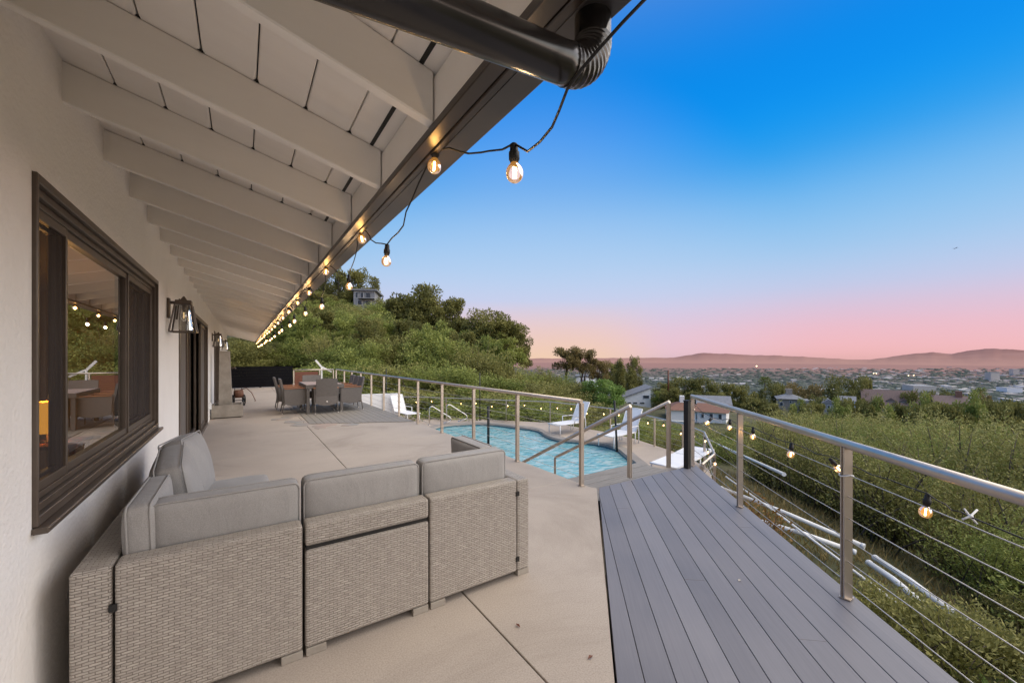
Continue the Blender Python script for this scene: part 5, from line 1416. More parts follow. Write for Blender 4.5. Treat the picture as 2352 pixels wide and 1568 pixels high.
BR = [Brush('brush_shrub', 20+i, 2.3, 2.5, 95, 120, 0.058, mt) for i, mt in enumerate(('leaf_brush', 'leaf_olive', 'leaf_green', 'leaf_brush'))]
BRD = [Brush('brush_shrub', 40+i, 2.3, 2.2, 90, 115, 0.056, mt) for i, mt in enumerate(('leaf_green', 'leaf_dark'))]
BRF = [Brush('brush_shrub', 60+i, 3.2, 3.4, 95, 135, 0.070, mt) for i, mt in enumerate(('leaf_brush', 'leaf_green', 'leaf_brush'))]
rs = random.Random(21)
GN, GF, GL = 'brush shrubs close below the deck railing', 'brush shrubs farther down the slope', 'tall shrubs on the slope beyond the pool'
LN = 'olive green brush shrub, one of the dense mass on the slope below the deck'
LF = 'olive green brush shrub, one of the far mass down the slope toward the houses'
def outdist(x, y): return (Vector((x, y)) - Vector((A0.x, A0.y))).dot(Vector((out.x, out.y)))
cnt = 0
def inpoly(x, y, poly):
    c = False; j = len(poly)-1
    for i in range(len(poly)):
        if (poly[i][1] > y) != (poly[j][1] > y) and x < (poly[j][0]-poly[i][0])*(y-poly[i][1])/(poly[j][1]-poly[i][1])+poly[i][0]: c = not c
        j = i
    return c
def nearpool(x, y, m):
    if inpoly(x, y, outer): return True
    return min((Vector((x, y))-Vector(p)).length for p in outer) < m
# rows below the deck
placed = []
def free(x, y, m):
    return all((x-a)**2+(y-b)**2 > m*m for a, b in placed)
tries = 0
while cnt < 78 and tries < 9000:
    tries += 1
    x, y = rs.uniform(3, 19), rs.uniform(-7, 14); o_ = outdist(x, y)
    if o_ < 4.1 + 0.5*math.sin(y*1.3) or o_ > 15 or nearpool(x, y, 2.0) or not free(x, y, 1.35): continue
    along_ = (Vector((x, y)) - Vector((A0.x, A0.y))).dot(Vector((dd.x, dd.y)))
    if along_ > 2.0 and o_ < 6: continue
    t_ = x*SY + y*CY_; u__ = CU + F*(x*CY_-y*SY)/t_
    if 1590 < u__ < 1830 and t_ < 15.5: continue
    placed.append((x, y)); cnt += 1
    k = rs.choice(BR if rs.random() < 0.75 else BRD); s = rs.uniform(0.70, 1.25)*(0.8 if o_ < 5.5 else 1.12)
    k.plant((x, y, h1(x, y)-0.08), rs.uniform(0, 6.28), (s*1.1, s*1.1, s*rs.uniform(0.85, 1.1)), LN, GN)
cnt = 0; tries = 0
while cnt < 130 and tries < 9000:
    tries += 1
    t = rs.uniform(14, 46); u = rs.uniform(1640, 2900); p = at(u, CV, t); x, y = p.x, p.y
    if (u < 1835 and t < 22) or outdist(x, y) < 14 or nearpool(x, y, 3) or not free(x, y, 2.0): continue
    # skyline of the brush drops to the left where the houses show
    lim = 936 + max(0, (1800-u))*0.45; ztop = EYE - (lim-CV)/F*t
    z = h1(x, y); hgt = (ztop - z)*1.06 + rs.uniform(-0.6, 0.1)
    if hgt < 1.0: continue
    placed.append((x, y)); cnt += 1
    s = min(hgt/3.4, 1.9); k = rs.choice(BRF)
    k.plant((x, y, z-0.1), rs.uniform(0, 6.28), (max(0.9, s)*1.15, max(0.9, s)*1.15, s), LF, GF)
# around the pool terrace
cnt = 0; tries = 0
while cnt < 34 and tries < 9000:
    tries += 1
    x, y = rs.uniform(9, 22), rs.uniform(3.5, 24)
    if not (1.0 < min((Vector((x, y))-Vector(p)).length for p in outer) < 9) or nearpool(x, y, 1.25) or not free(x, y, 1.7) or outdist(x, y) > 14: continue
    placed.append((x, y)); cnt += 1
    t = x*SY + y*CY_; z = h1(x, y)
    if 1585 < CU + F*(x*CY_-y*SY)/t < 1835: cnt += 1; continue
    lim = 955 if x > 11 and y < 9 else 985
    ztop = EYE - (lim-CV)/F*t; hgt = min(2.3, max(0.7, ztop - z))*rs.uniform(0.7, 1.0)
    rs.choice(BRD + BR[:1]).plant((x, y, z-0.08), rs.uniform(0, 6.28), (0.9, 0.9, hgt/2.4), 'green shrub growing just outside the pool terrace railing', 'shrubs outside the pool terrace railing')
YB = Brush('weedy_shrub', 90, 1.1, 0.9, 55, 60, 0.055, 'leaf_brush'); GW = 'low weedy shrubs at the foot of the deck'
for i, (u, v) in enumerate([(2070,1500),(2240,1530),(2300,1540),(2160,1560),(2010,1440),(2330,1450),(2120,1480)]):
    q = at(u, v, 1); lo, hi = 1.5, 30
    for _ in range(30):
        md_ = (lo+hi)/2; q = at(u, v, md_)
        if q.z > h1(q.x, q.y): lo = md_
        else: hi = md_
    YB.plant((q.x, q.y, h1(q.x, q.y)-0.05), i*1.3, rs.uniform(0.7, 1.1), 'low yellow-green weedy shrub on the slope right below the deck edge', GW)
Brush('rust_shrub', 81, 1.3, 1.5, 45, 60, 0.085, 'leaf_rust').plant((6.35, 3.05, -2.0), 0.4, (1, 1, 1), 'orange-brown dry shrub beside the deck corner below the railing', None)
# grass tufts near the deck edge
rng = np.random.RandomState(5); ng = 9000
ga = rng.rand(ng)*9 - 4.5; go = 0.12 + rng.rand(ng)**1.2*5.5
gxv = A0.x + dd.x*ga + out.x*go; gyv = A0.y + dd.y*ga + out.y*go; gz_ = H(np.c_[gxv, gyv])
P = np.c_[gxv, gyv, gz_-0.02]; D = unit(np.c_[rng.randn(ng)*0.45, rng.randn(ng)*0.45, np.ones(ng)])
cl = np.array([mnoise.noise(Vector((a*1.1, b*1.1, 0))) for a, b in zip(gxv, gyv)])
tag(put('grass', leafcloud('grass', P, D, 0.06+0.14*rng.rand(ng), 0.012+0.014*rng.rand(ng), 0.5+0.7*cl+0.3*rng.rand(ng), 'leaf_bright', rng)), 'short green grass and weeds on the slope at the deck foot', 'grass', kind='stuff')
ng = 7000; u_ = rng.rand(ng)*2*math.pi; 
xx = 9.6 + rng.randn(ng)*2.6; yy = 4.6 + rng.randn(ng)*2.2
kk = np.array([not nearpool(a, b, 0.05) and outdist(a, b) > 0.3 for a, b in zip(xx, yy)]); xx = xx[kk]; yy = yy[kk]; ng = len(xx)
P = np.c_[xx, yy, H(np.c_[xx, yy])-0.02]; D = unit(np.c_[rng.randn(ng)*0.5, rng.randn(ng)*0.5, np.ones(ng)])
tag(put('grass', leafcloud('grass', P, D, 0.12+0.22*rng.rand(ng), 0.016+0.016*rng.rand(ng), 0.3+0.6*rng.rand(ng), 'leaf_olive', rng)), 'dry grass on the bank outside the terrace corner', 'grass', kind='stuff')

GD = 'dead twiggy branches in the brush'
for i in range(9):
    x, y = placed[(i*7) % 70]; z = h1(x, y); t_ = thing('dead_branch', 'bare grey-brown dead branches sticking out of the brush on the slope', 'dead branch', (x+0.5, y-0.3, z), i*1.1, GD)
    mb = MB(); rd = random.Random(i)
    for k in range(9):
        a = Vector((rd.uniform(-.2,.2), rd.uniform(-.2,.2), 0)); b = a + Vector((rd.uniform(-.9,.9), rd.uniform(-.9,.9), rd.uniform(1.7, 2.9))); c = a.lerp(b, 0.55) + Vector((rd.uniform(-.2,.2), rd.uniform(-.2,.2), 0.1))
        mb.tube([a, c, b], [0.016, 0.011, 0.004], 5)
        for q in range(3): mb.tube([c.lerp(b, q*0.3), c.lerp(b, q*0.3) + Vector((rd.uniform(-.4,.4), rd.uniform(-.4,.4), rd.uniform(.1,.5)))], [0.007, 0.002], 4)
    mb.build('twigs', 'bark', t_)
# ---- big shrubs on the left slope beyond the pool
KB = [Kind('hill_shrub', 100+i, (3.0, 3.0, 2.5), 2.1, 46, 9000, 0.17, mt, None, brange=(0.26, 0.42), low=-0.75) for i, mt in enumerate(('leaf_green', 'leaf_brush', 'leaf_green'))]
KW = [Brush('hill_shrub', 120+i, 5.2, 5.0, 120, 80, 0.17, mt) for i, mt in enumerate(('leaf_green', 'leaf_brush'))]
def hill(u, vtop, t, w=1.0, kinds=None, lab='rounded green shrub in the thick growth on the slope beyond the pool', g=GL):
    p = at(u, CV, t); z = h1(p.x, p.y); zt = EYE - (vtop-CV)/F*t; hgt = max(1.2, zt-z)
    k = rs.choice(kinds or (KB+KW)); s = hgt/4.7
    k.plant((p.x, p.y, z-0.3), rs.uniform(0, 6.28), (max(s, 0.8)*w, max(s, 0.8)*w, s), lab, g, 'shrub')
for (u, v, t) in [(530,800,34),(575,832,31),(620,790,33),(650,768,36),(700,762,34),(745,752,33),(790,765,31),(830,772,30),(870,756,34),(915,752,33),(960,752,33),(1000,764,31),(1040,770,31),(1085,775,30),(1115,790,29),(1140,815,30),
                  (600,845,27),(660,838,27),(720,825,26),(780,820,25),(840,820,25),(900,815,24.5),(960,815,24.5),(1020,820,24),(1080,825,24),(1130,850,24),(560,850,30),
                  (870,880,22),(930,875,22),(990,872,21),(1050,872,20.5),(1110,880,20),(1160,885,21),(1000,905,19),(1080,908,18.5),(1150,905,18.5),(1230,912,18.5)]:
    hill(u, v, t, 1.0)
for (u, v, t) in [(560,775,46),(620,740,48),(690,728,46),(740,720,45),(800,712,44),(850,712,46),(900,722,46),(640,700,62),(700,690,66),(760,690,66),(810,705,60)]:
    hill(u, v, t, 1.0, KB, 'mid green shrub high on the hillside to the left', 'shrubs high on the left hillside')
for (u, v, t) in [(1200,838,36),(1240,835,38),(1275,842,38),(1310,862,36),(1180,850,30),(1225,856,28),(1265,866,28),(1300,885,27),(1335,905,26),(1190,880,23),(1240,890,22),(1290,905,22)]:
    hill(u, v, t, 1.0, [KW[1], KB[1], KW[0]], 'olive shrub on the slope between the big trees and the pool loungers', 'olive shrubs beyond the pool loungers')
for (u, v, t) in [(1425,942,26),(1468,952,24),(1512,960,27),(1553,972,24),(1600,976,26),(1645,986,22),(1690,990,24),(1478,946,34),(1530,958,36),(1590,972,38),(1655,972,36),(1705,968,34),(1440,960,20),(1495,972,19.5),(1560,985,20)]:
    hill(u, v, t, 0.8, [KW[0], KW[1], KB[0]], 'green shrub on the bank between the pool terrace and the white houses', 'shrubs on the bank below the pool terrace')
KD = Kind('hill_shrub', 110, (3.0, 3.0, 2.6), 2.2, 46, 9500, 0.17, 'leaf_dark', None, brange=(0.22, 0.38), low=-0.75)
for (u, v, t) in [(515,778,28),(545,770,30),(572,768,31),(598,772,32),(535,762,38),(580,758,40),(1105,865,23),(1010,850,24),(890,845,25),(1170,862,25)]:
    hill(u, v, t, 1.0, [KD], 'dark leaved shrub among the paler growth on the slope', 'dark shrubs on the slope')
for (u, v, t) in [(812,690,74),(855,694,74),(836,700,70),(868,690,76),(795,688,76)]:
    hill(u, v, t, 1.0, KB, 'green shrub just below the hillside house', 'shrubs below the hillside house')
# ---- trees
KT = [Kind('broadleaf_tree', 140, (5.4, 5.4, 5.6), 6.6, 70, 14500, 0.40, 'leaf_dark', (6.4, 0.34), brange=(0.14, 0.27)),
      Kind('broadleaf_tree', 141, (4.8, 4.8, 4.9), 5.8, 62, 12500, 0.38, 'leaf_dark', (5.8, 0.30), brange=(0.13, 0.27)),
      Kind('broadleaf_tree', 142, (4.6, 4.6, 3.6), 6.4, 26, 6500, 0.36, 'leaf_olive', (5.6, 0.26), brange=(0.18, 0.32)),
      Kind('broadleaf_tree', 143, (4.8, 4.8, 4.4), 5.0, 56, 12500, 0.38, 'leaf_green', (5.0, 0.28), brange=(0.16, 0.30))]
def tree(u, vtop, wpx, t, k, lab, g=None, zbase=None):
    p = at(u, CV, t); z = h1(p.x, p.y) if zbase is None else zbase; zt = EYE - (vtop-CV)/F*t
    if zt - z < 2.2: return None
    K_ = KT[k]; s = max(0.45, (zt-z)/K_.top); wd = 1.35*wpx/F*t/(2*(5.4, 4.8, 4.6, 4.8)[k])
    wd = min(wd, s*1.45)
    return K_.plant((p.x, p.y, z), rs.uniform(0, 6.28), (wd, wd, s), lab, g)
GT = 'dark trees along the left ridge'
tree(826, 622, 75, 92, 1, 'tall open tree crown above the hillside house', GT)
tree(775, 618, 60, 96, 1, 'dark tree left of the hillside house, partly behind the eave lights', GT)
tree(730, 640, 90, 98, 0, 'tree on the top of the left hillside behind the string lights', GT)
tree(965, 645, 120, 60, 0, 'tallest spreading dark tree on the ridge', GT)
tree(1030, 684, 90, 58, 1, 'dark tree leaning on the right flank of the tallest ridge tree', GT)
tree(915, 690, 70, 66, 1, 'dark tree left of the tallest ridge tree', GT)
tree(1125, 703, 110, 50, 0, 'large dark tree with sunset light behind its right edge', GT)
tree(1178, 745, 70, 50, 1, 'dark tree at the right end of the ridge against the orange glow', GT)
tree(1080, 735, 80, 54, 1, 'dark tree filling the dip between the two big ridge trees', GT)
tree(560, 770, 120, 44, 0, 'dark tree behind the far end of the house roof', GT)
tree(640, 735, 130, 52, 0, 'dark hillside tree just under the far string lights', GT)
for (u, v, w, t, k) in [(600,705,90,76,3),(640,688,90,80,3),(690,668,90,84,3),(735,672,80,80,1),(752,690,70,78,3),(700,705,100,68,3),(750,722,100,68,3),(812,738,90,72,3),(886,716,80,76,3),(890,688,70,82,1),(870,728,90,62,3),(905,735,90,58,3),(660,722,100,62,3),(790,735,95,60,3),(980,720,100,56,1),(1045,738,90,54,1),(1100,760,90,50,3),(1150,775,80,47,3),(930,745,100,55,3)]:
    tree(u, v, w, t, k, 'mid green tree in the wooded part of the hillside above the pool shrubs', 'trees in the hillside wood')
for (u, v, w, t, k) in [(660,742,80,38,3),(735,736,85,40,1),(800,738,70,39,3),(870,736,85,38,3),(935,740,75,37,1),(1010,752,80,35,3),(1065,764,70,34,1),(705,752,70,35,3),(845,752,70,34,1),(980,760,70,32,3),(1120,785,70,34,3)]:
    tree(u, v, w, t, k, 'leafy tree standing out of the shrub mass on the slope beyond the pool', 'trees among the slope shrubs')
GR = 'trees in the backlit grove'
tree(1300, 792, 62, 72, 2, 'backlit tree at the left of the grove, glowing at its top edge', GR)
tree(1338, 795, 52, 74, 2, 'backlit tallest tree in the middle of the grove', GR)
tree(1378, 822, 44, 76, 2, 'backlit thinner tree at the right of the grove', GR)
tree(1405, 835, 40, 106, 1, 'dark tree beside the cypress', GR)
tree(1436, 845, 40, 116, 1, 'dark low tree right of the cypress', GR)
tree(1457, 820, 30, 118, 1, 'narrow tree with a rounded top right of the cypress', GR)
# cypress
KC = Kind('cypress_tree', 160, (0.75, 0.75, 4.6), 4.9, 60, 5200, 0.20, 'leaf_dark', (2.0, 0.16), brange=(0.5, 0.8), flat=1.6, low=-1.1)
p = at(1424, CV, 82); z = h1(p.x, p.y); zt = EYE-(809-CV)/F*82
KC.plant((p.x, p.y, z), 0, (1.25, 1.25, (zt-z)/9.5), 'tall narrow cypress standing alone against the pink sky', None)
# bright green young tree
KY = Kind('young_tree', 165, (1.7, 1.7, 2.1), 2.3, 40, 6500, 0.17, 'leaf_bright', (1.6, 0.07), brange=(0.2, 0.36), low=-0.9)
p = at(1392, CV, 34); z = h1(p.x, p.y); zt = EYE-(868-CV)/F*34
KY.plant((p.x, p.y, z), 0, (0.9, 0.9, (zt-z)/4.4), 'bright green young tree behind the white loungers', 'bright green young trees')
p = at(1350, CV, 35); z = h1(p.x, p.y); KY.plant((p.x, p.y, z), 1, (0.8, 0.8, 0.75), 'lower bright green shrubby tree left of the taller bright one', 'bright green young trees', 'tree')
# lower hill trees around the houses
GH = 'trees among the houses below'
for (u, v, w, t, k) in [(1770,926,50,108,1),(1835,928,45,112,3),(1870,925,50,110,1),(1925,928,45,108,3),(1975,926,60,112,1),(2025,930,55,114,3),(2075,928,55,114,1),(2125,926,60,114,3),(2185,928,60,108,1),(2235,922,60,112,3),(2290,926,60,112,1),(1720,935,50,80,3)]:
    tree(u, v, w, t, k, 'low tree in the green row between the brush and the houses', 'low trees before the houses')
for (u, v, w, t, k, lab) in [(1560,862,90,125,0,'wide dark tree behind the utility pole'),(1610,868,60,122,1,'dark tree right of the utility pole'),(1660,880,55,118,1,'dark tree over the red tiled house'),(1530,880,50,116,1,'dark tree left of the utility pole'),
        (1700,885,60,120,1,'dark tree beside the palm, over the railing corner'),(1780,880,60,140,1,'dark tree behind the stone house'),(1850,874,80,150,2,'round olive-brown tree behind the stone house'),(1938,858,75,140,0,'tall pine-like tree, left of the twin pair'),(1985,866,45,142,1,'tall dark tree, right of the twin pair'),
        (2105,900,62,128,1,'round dark green tree right of the long brown roofed house'),(2160,898,40,135,1,'green tree before the chimney house'),(2200,905,50,140,1,'dark tree behind the chimney house'),(1519,898,34,95,3,'round tree right of the white wedge house'),(1540,905,45,90,1,'low dark tree between the two white houses'),
        (1740,915,60,112,1,'low green tree left of the stone house'),(1880,912,60,120,1,'low dark tree before the stone house'),(1940,915,60,118,1,'low dark tree under the twin trees'),(2000,918,55,116,1,'low dark tree left of the brown roofed house'),(2250,895,30,150,2,'small round tree standing out to the right'),(2290,918,60,135,1,'dark low tree at the right edge below the valley'),(2340,922,70,130,1,'dark tree at the far right edge of the slope'),
        (1640,905,60,100,1,'dark tree behind the red tiled roof'),(1590,900,50,104,1,'dark tree above the white Spanish house'),(1690,930,50,85,1,'low green tree right of the red tiled house'),(1760,935,50,80,1,'low tree by the deck railing line'),(2150,925,60,110,1,'low tree right of the round tree'),(2230,920,60,120,1,'low tree at the far right of the houses')]:
    tree(u, v, w, t, k, lab, GH)
# palms
def palm(u, v, t, hgt, lab, sc=1.0):
    p = at(u, v, t); T_ = thing('palm_tree', lab, 'palm tree', (p.x, p.y, p.z - hgt), 0, 'palms among the houses below')
    MB().tube([(0, 0, -1), (0.1, 0, hgt*0.5), (0, 0, hgt)], [0.28*sc, 0.22*sc, 0.18*sc], 8).build('trunk', 'bark', T_)
    rng = np.random.RandomState(int(u)); n = 1500; k = rng.randint(0, 46, n); az = k*2.399; el = 1.2 - 2.1*(k/46)
    f = rng.rand(n)**0.7; L_ = 2.0*sc; drop = 0.7*f**2
    P = np.c_[np.cos(az)*np.cos(el)*f*L_, np.sin(az)*np.cos(el)*f*L_, hgt + np.sin(el)*f*L_ - drop*L_*0.5]
    D = unit(np.c_[np.cos(az), np.sin(az), np.sin(el)] + rng.randn(n, 3)*0.4)
    put('crown', leafcloud('palm_crown', P, D, np.full(n, 0.6*sc), np.full(n, 0.09*sc), 0.2+0.5*rng.rand(n), 'leaf_green', rng), T_)
palm(1757, 873, 150, 9.5, 'tall slender palm with a small round crown left of the stone house')
palm(2253, 897, 170, 8, 'palm with a round crown at the far right of the valley view')

# ================================================================ HOUSES BELOW
def house_far(name, label, u, vbase, t, w_px, h_px, depth, yaw, walls, roof, rtype='gable', rise=0.3, over=0.4, wins=(), extra=None, g='houses on the slopes below'):
    """placed at its real distance; local x = long side facing the viewer, front at y=0"""
    p = at(u, vbase, t); W = w_px/F*t; Hh = h_px/F*t
    az = math.atan2(p.x, p.y)
    T_ = thing(name, label, 'house', (p.x, p.y, p.z), -az + yaw, g)
    MB().box(-W/2, W/2, 0, depth, -4, Hh).build('wall', walls, T_)
    rz = rise*min(W, depth) if rtype != 'flat' else 0.35
    mb = MB(); o = over
    if rtype == 'gable':      # ridge along x
        a = [(-W/2-o, -o, Hh-0.02), (W/2+o, -o, Hh-0.02), (W/2+o, depth+o, Hh-0.02), (-W/2-o, depth+o, Hh-0.02)]; r_ = [(-W/2-o, depth/2, Hh+rz), (W/2+o, depth/2, Hh+rz)]
        mb.add(a+r_, [(0,1,5,4),(2,3,4,5),(1,2,5),(3,0,4),(3,2,1,0)])
    elif rtype == 'front':    # gable faces the viewer
        a = [(-W/2-o, -o, Hh-0.02), (W/2+o, -o, Hh-0.02), (W/2+o, depth+o, Hh-0.02), (-W/2-o, depth+o, Hh-0.02)]; r_ = [(0, -o, Hh+rz), (0, depth+o, Hh+rz)]
        mb.add(a+r_, [(3,0,4,5),(1,2,5,4),(0,1,4),(2,3,5),(3,2,1,0)])
    elif rtype == 'hip':
        a = [(-W/2-o, -o, Hh-0.02), (W/2+o, -o, Hh-0.02), (W/2+o, depth+o, Hh-0.02), (-W/2-o, depth+o, Hh-0.02)]; k = min(W, depth)*0.42; r_ = [(-W/2+k, depth/2, Hh+rz), (W/2-k, depth/2, Hh+rz)]
        mb.add(a+r_, [(0,1,5,4),(2,3,4,5),(1,2,5),(3,0,4),(3,2,1,0)])
    elif rtype == 'shed':     # rises to the right
        a = [(-W/2-o, -o, Hh-0.02), (W/2+o, -o, Hh+rz), (W/2+o, depth+o, Hh+rz), (-W/2-o, depth+o, Hh-0.02)]
        mb.hexa(a, [(q[0], q[1], q[2]+0.3) for q in a])
        MB().add([(-W/2, 0.002, Hh), (W/2, 0.002, Hh), (W/2, 0.002, Hh+rz*0.97), (-W/2, depth, Hh), (W/2, depth, Hh), (W/2, depth, Hh+rz*0.97)], [(0,1,2), (3,5,4), (1,4,5,2), (0,2,5,3)]).build('gable', walls, T_)
    else: mb.box(-W/2-o, W/2+o, -o, depth+o, Hh+0.01, Hh+rz)
    rf = mb.build('roof', roof, T_)
    for (fx, fz, fw, fh) in wins:
        x = -W/2 + fx*W; z = fz*Hh
        fr = MB().box(x-fw*W/2-0.08, x+fw*W/2+0.08, -0.06, -0.003, z-0.08, z+fh*Hh+0.08).build('window', 'house_white', T_)
        MB().box(x-fw*W/2, x+fw*W/2, -0.10, -0.061, z, z+fh*Hh).build('pane', 'house_glass', fr)
    if extra: extra(T_, rf, W, Hh, depth, rz)
    return T_
def chim(fx, mat, hh=1.6, ww=0.7):
    def f(T_, rf, W, Hh, d_, rz): MB().box(fx*W-ww, fx*W+ww, d_*0.4, d_*0.4+1.2, Hh, Hh+rz+hh).build('chimney', mat, rf)
    return f
house_far('wedge_house', 'white modern house with a single steep slanting grey roof', 1462, 930, 98, 62, 14, 9, 0.15, 'house_white', 'roof_grey', 'shed', 0.42, 0.4, [(0.84, 1.15, 0.20, 0.45), (0.25, 0.25, 0.10, 0.22), (0.45, 0.25, 0.14, 0.22), (0.70, 0.25, 0.16, 0.22)])
house_far('cabin', 'white walled low house with dark roof behind the bright green tree', 1362, 902, 88, 52, 14, 8, 0.2, 'house_white', 'roof_dark', 'shed', -0.14, 0.5, [(0.25, 0.2, 0.25, 0.5)])
house_far('cabin', 'white house half hidden behind the grove trunks', 1345, 882, 95, 44, 16, 8, 0.0, 'house_white', 'roof_grey', 'flat', 0.1, 0.2, [(0.3, 0.3, 0.12, 0.4)])
house_far('spanish_house', 'white Spanish style house with red tiled roof, left wing with chimney', 1575, 968, 72, 74, 26, 8, 0.1, 'house_white', 'roof_tile', 'hip', 0.22, 0.4, [(0.62, 0.35, 0.12, 0.35), (0.85, 0.35, 0.10, 0.3)], chim(-0.05, 'house_white', 1.0, 0.4))
house_far('spanish_house', 'white lower wing with red tiles right behind the deck corner posts', 1634, 966, 70, 60, 20, 7, -0.1, 'house_white', 'roof_tile', 'gable', 0.25, 0.4, [(0.2, 0.3, 0.08, 0.5), (0.5, 0.3, 0.10, 0.5), (0.8, 0.3, 0.10, 0.5)])
house_far('grey_house', 'pale grey roofed house behind the red tiled wing', 1640, 940, 84, 64, 12, 8, 0.05, 'house_white', 'roof_grey', 'gable', 0.25, 0.5, [(0.3, 0.3, 0.1, 0.5), (0.6, 0.3, 0.1, 0.5), (0.8, 0.3, 0.1, 0.5)])
house_far('stone_house', 'stone walled house with grey hip roof and a central chimney', 1816, 938, 125, 46, 22, 8, 0.1, 'house_stone', 'roof_grey', 'hip', 0.22, 0.6, [(0.5, 0.6, 0.08, 0.2), (0.12, 0.3, 0.12, 0.3)], chim(0.0, 'house_stone', 1.6, 0.8))
house_far('low_house', 'long low white house just right of the stone house', 1862, 932, 128, 50, 9, 7, 0.0, 'house_white', 'roof_grey', 'flat', 0.1, 0.3, [(0.3, 0.3, 0.1, 0.4), (0.7, 0.3, 0.1, 0.4)])
house_far('narrow_house', 'narrow grey gabled house in the dip right of the stone house', 1904, 948, 115, 24, 22, 7, 0.1, 'house_grey', 'roof_grey', 'front', 0.4, 0.2, [(0.5, 0.5, 0.2, 0.25), (0.5, 0.1, 0.3, 0.2)])
def dormers(T_, rf, W, Hh, d_, rz):
    for fx in (-0.22, 0.02, 0.26):
        MB().box(fx*W-0.9, fx*W+0.9, 0.9, d_*0.5, Hh, Hh+1.3).build('dormer', 'house_cream', rf)
        MB().add([(fx*W-1.2,0.7,Hh+1.3),(fx*W+1.2,0.7,Hh+1.3),(fx*W,0.7,Hh+2.3),(fx*W-1.2,d_*0.5,Hh+1.3),(fx*W+1.2,d_*0.5,Hh+1.3),(fx*W,d_*0.5,Hh+2.3)], [(0,1,2),(5,4,3),(1,4,5,2),(3,0,2,5)]).build('dormer_roof', 'roof_brown', rf)
house_far('long_house', 'long cream house with a wide brown roof and small dormers', 2045, 944, 130, 92, 14, 11, 0.1, 'house_cream', 'roof_brown', 'gable', 0.42, 0.5, [(0.2, 0.3, 0.06, 0.4), (0.45, 0.3, 0.06, 0.4), (0.7, 0.3, 0.06, 0.4)], dormers)
house_far('chimney_house', 'brown house with a tall brick chimney at the right', 2185, 944, 120, 50, 16, 9, 0.1, 'house_cream', 'roof_brown', 'gable', 0.35, 0.5, [(0.3, 0.3, 0.08, 0.4)], chim(0.30, 'roof_tile', 1.5, 0.7))
house_far('white_cottage', 'small white gabled cottage under the twin trees', 1945, 930, 132, 30, 10, 7, 0.0, 'house_white', 'roof_grey', 'gable', 0.3, 0.3, [(0.4, 0.3, 0.1, 0.4)])
def balcony(T_, rf, W, Hh, d_, rz):
    MB().box(-W*0.25, W*0.55, -1.6, -0.02, Hh*0.47, Hh*0.51).build('balcony', 'house_grey', T_)
    mb = MB()
    for i in range(15): mb.bar((-W*0.25+W*0.8*i/14, -1.58, Hh*0.511), (-W*0.25+W*0.8*i/14, -1.58, Hh*0.511+1.0), 0.07, 0.07)
    mb.bar((-W*0.25, -1.58, Hh*0.51+1.05), (W*0.55, -1.58, Hh*0.51+1.05), 0.08, 0.08)
    mb.build('balustrade', 'roof_dark', T_)
house_far('hillside_house', 'grey two storey modern house with a balcony high on the left hillside', 836, 704, 86, 46, 36, 8, -0.2, 'house_grey', 'roof_grey', 'flat', 0.1, 0.6, [(0.15, 0.58, 0.12, 0.32), (0.40, 0.58, 0.14, 0.32), (0.70, 0.58, 0.2, 0.32), (0.3, 0.1, 0.2, 0.28), (0.7, 0.1, 0.25, 0.28)], balcony)

# dry leaves on the patio
for i, (u, v, lab) in enumerate([(1350, 1513, 'small dark dry leaf lying on the concrete beside the deck edge'), (1195, 1440, 'small curled dry leaf on the concrete near the long joint'), (1700, 1330, 'tiny pale leaf lying on the deck boards')]):
    q = onz(u, v, 0.006); t = thing('fallen_leaf', lab, 'leaf', tuple(q), i*1.7)
    MB().add([(0,0,0),(0.018,-0.008,0.006),(0.036,0,0.003),(0.018,0.010,0.007)], [(0,1,2),(0,2,3)]).build('blade', 'panel_wood' if i < 2 else 'house_cream', t)
# utility pole, aeroplane
p = at(1535, 892, 112); t = thing('utility_pole', 'brown wooden utility pole with cross arms before the dark trees', 'utility pole', tuple(p))
MB().tube([(0, 0, -1), (0, 0, 5.2)], 0.22, 8).build('pole', 'panel_wood', t)
for z in (4.4, 3.0): MB().box(-1.5, 1.5, 0.21, 0.38, z, z+0.2).build('cross_arm', 'house_stone', t)
p = at(2195, 570, 900); t = thing('aeroplane', 'tiny airliner crossing the clear sky at right', 'aeroplane', tuple(p), 0.6)
MB().tube([(-6, 0, 0), (-5, 0, 0.1), (4, 0, 0), (6, 0, 0)], [0.1, 0.6, 0.6, 0.1], 8).build('fuselage', 'airframe', t)
for s in (-1, 1): MB().hexa([(0.8,0.55*s,-0.2),(2,0.55*s,-0.2),(0,5.5*s,0.1),(-0.6,5.5*s,0.1)], [(0.8,0.55*s,-0.05),(2,0.55*s,-0.05),(0,5.5*s,0.2),(-0.6,5.5*s,0.2)]).build('wing', 'airframe', t)
MB().hexa([(-5.5,-0.08,0.5),(-4,-0.08,0.5),(-4,0.08,0.5),(-5.5,0.08,0.5)], [(-6,-0.06,2),(-5.2,-0.06,2),(-5.2,0.06,2),(-6,0.06,2)]).build('tail_fin', 'airframe', t)

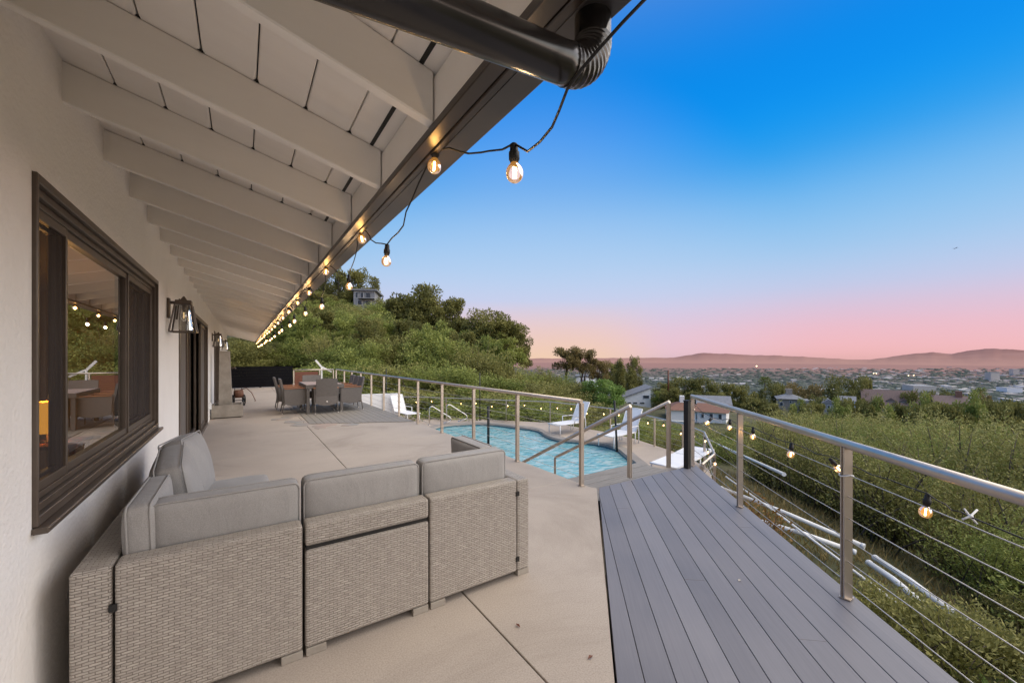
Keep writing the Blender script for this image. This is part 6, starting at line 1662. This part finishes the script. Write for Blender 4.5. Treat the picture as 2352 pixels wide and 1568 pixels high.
# ================================================================ PIPES AND NETTING ON THE SLOPE
def gpt(u, v, lift=0.05):
    """where the survey ray meets the slope"""
    lo, hi = 1.5, 60
    for _ in range(40):
        mid = (lo+hi)/2; p = at(u, v, mid)
        if p.z > h1(p.x, p.y) + lift: lo = mid
        else: hi = mid
    return at(u, v, lo)
GP = 'white plastic pipes lying on the slope below the deck'
def pvc(label, a, b, r=0.045, mid=None, lift=0.40):
    a = gpt(*a, lift); b = gpt(*b, lift); t = thing('plastic_pipe', label, 'pipe', tuple(a), 0, GP)
    d_ = b - a; pts = [Vector((0, 0, 0)), d_*0.5 + Vector((0, 0, 0.03)), d_]
    MB().tube(pts, r, 12).build('pipe', 'pvc', t)
    e_ = d_.normalized()
    for q, s in ((Vector((0,0,0)), 1), (d_, -1)): MB().tube([q - e_*s*0.004, q + e_*s*0.05], r*1.14, 12).build('coupling', 'pvc', t)
pvc('thick white pipe lying uppermost across the slope, passing behind the deck post', (1655, 1120), (1986, 1255))
pvc('white pipe under the deck edge joining the thick pipe at its right end', (1740, 1195), (1965, 1268))
pvc('thin grey pipe crossing behind the thick white pipes', (1668, 1095), (2060, 1385), 0.02)
pvc('open ended white pipe pointing uphill, the farther of two', (2010, 1280), (2190, 1408))
pvc('open ended white pipe pointing uphill, the nearer of two', (1996, 1292), (2122, 1388))
pvc('broken white pipe piece continuing down the slope to the right', (2200, 1415), (2255, 1452), 0.032)
pvc('far white pipe of the upper pair along the bank', (1622, 996), (1808, 1075), 0.045, lift=0.85)
pvc('near white pipe of the upper pair along the bank', (1595, 997), (1801, 1089), 0.045, lift=0.85)
pvc('short white pipe on the bank behind the stair handrail', (1495, 964), (1590, 968), 0.04, lift=0.15)
# wire netting fence just outside the deck
t = thing('wire_netting', 'wire mesh netting stretched along the slope at the foot of the deck', 'netting', tuple(A0 + out*0.5 + Vector((0, 0, -1.2))))
O = Vector(t.location); mb = MB()
def npt(a, o_): 
    p = A0 + dd*a + out*(0.45+o_); return Vector((p.x, p.y, h1(p.x, p.y) + 0.34 + 0.05*math.sin(a*5+o_*3))) - O
for i in range(15):
    o_ = i*0.085; mb.tube([npt(-2.2 + 0.3*k + 0.0, o_) for k in range(16)], 0.0048, 4, caps=False)
for k in range(58): mb.tube([npt(-2.2+0.08*k, j*0.3) for j in range(5)], 0.0042, 4, caps=False)
mb.build('mesh', 'cable_steel', t)
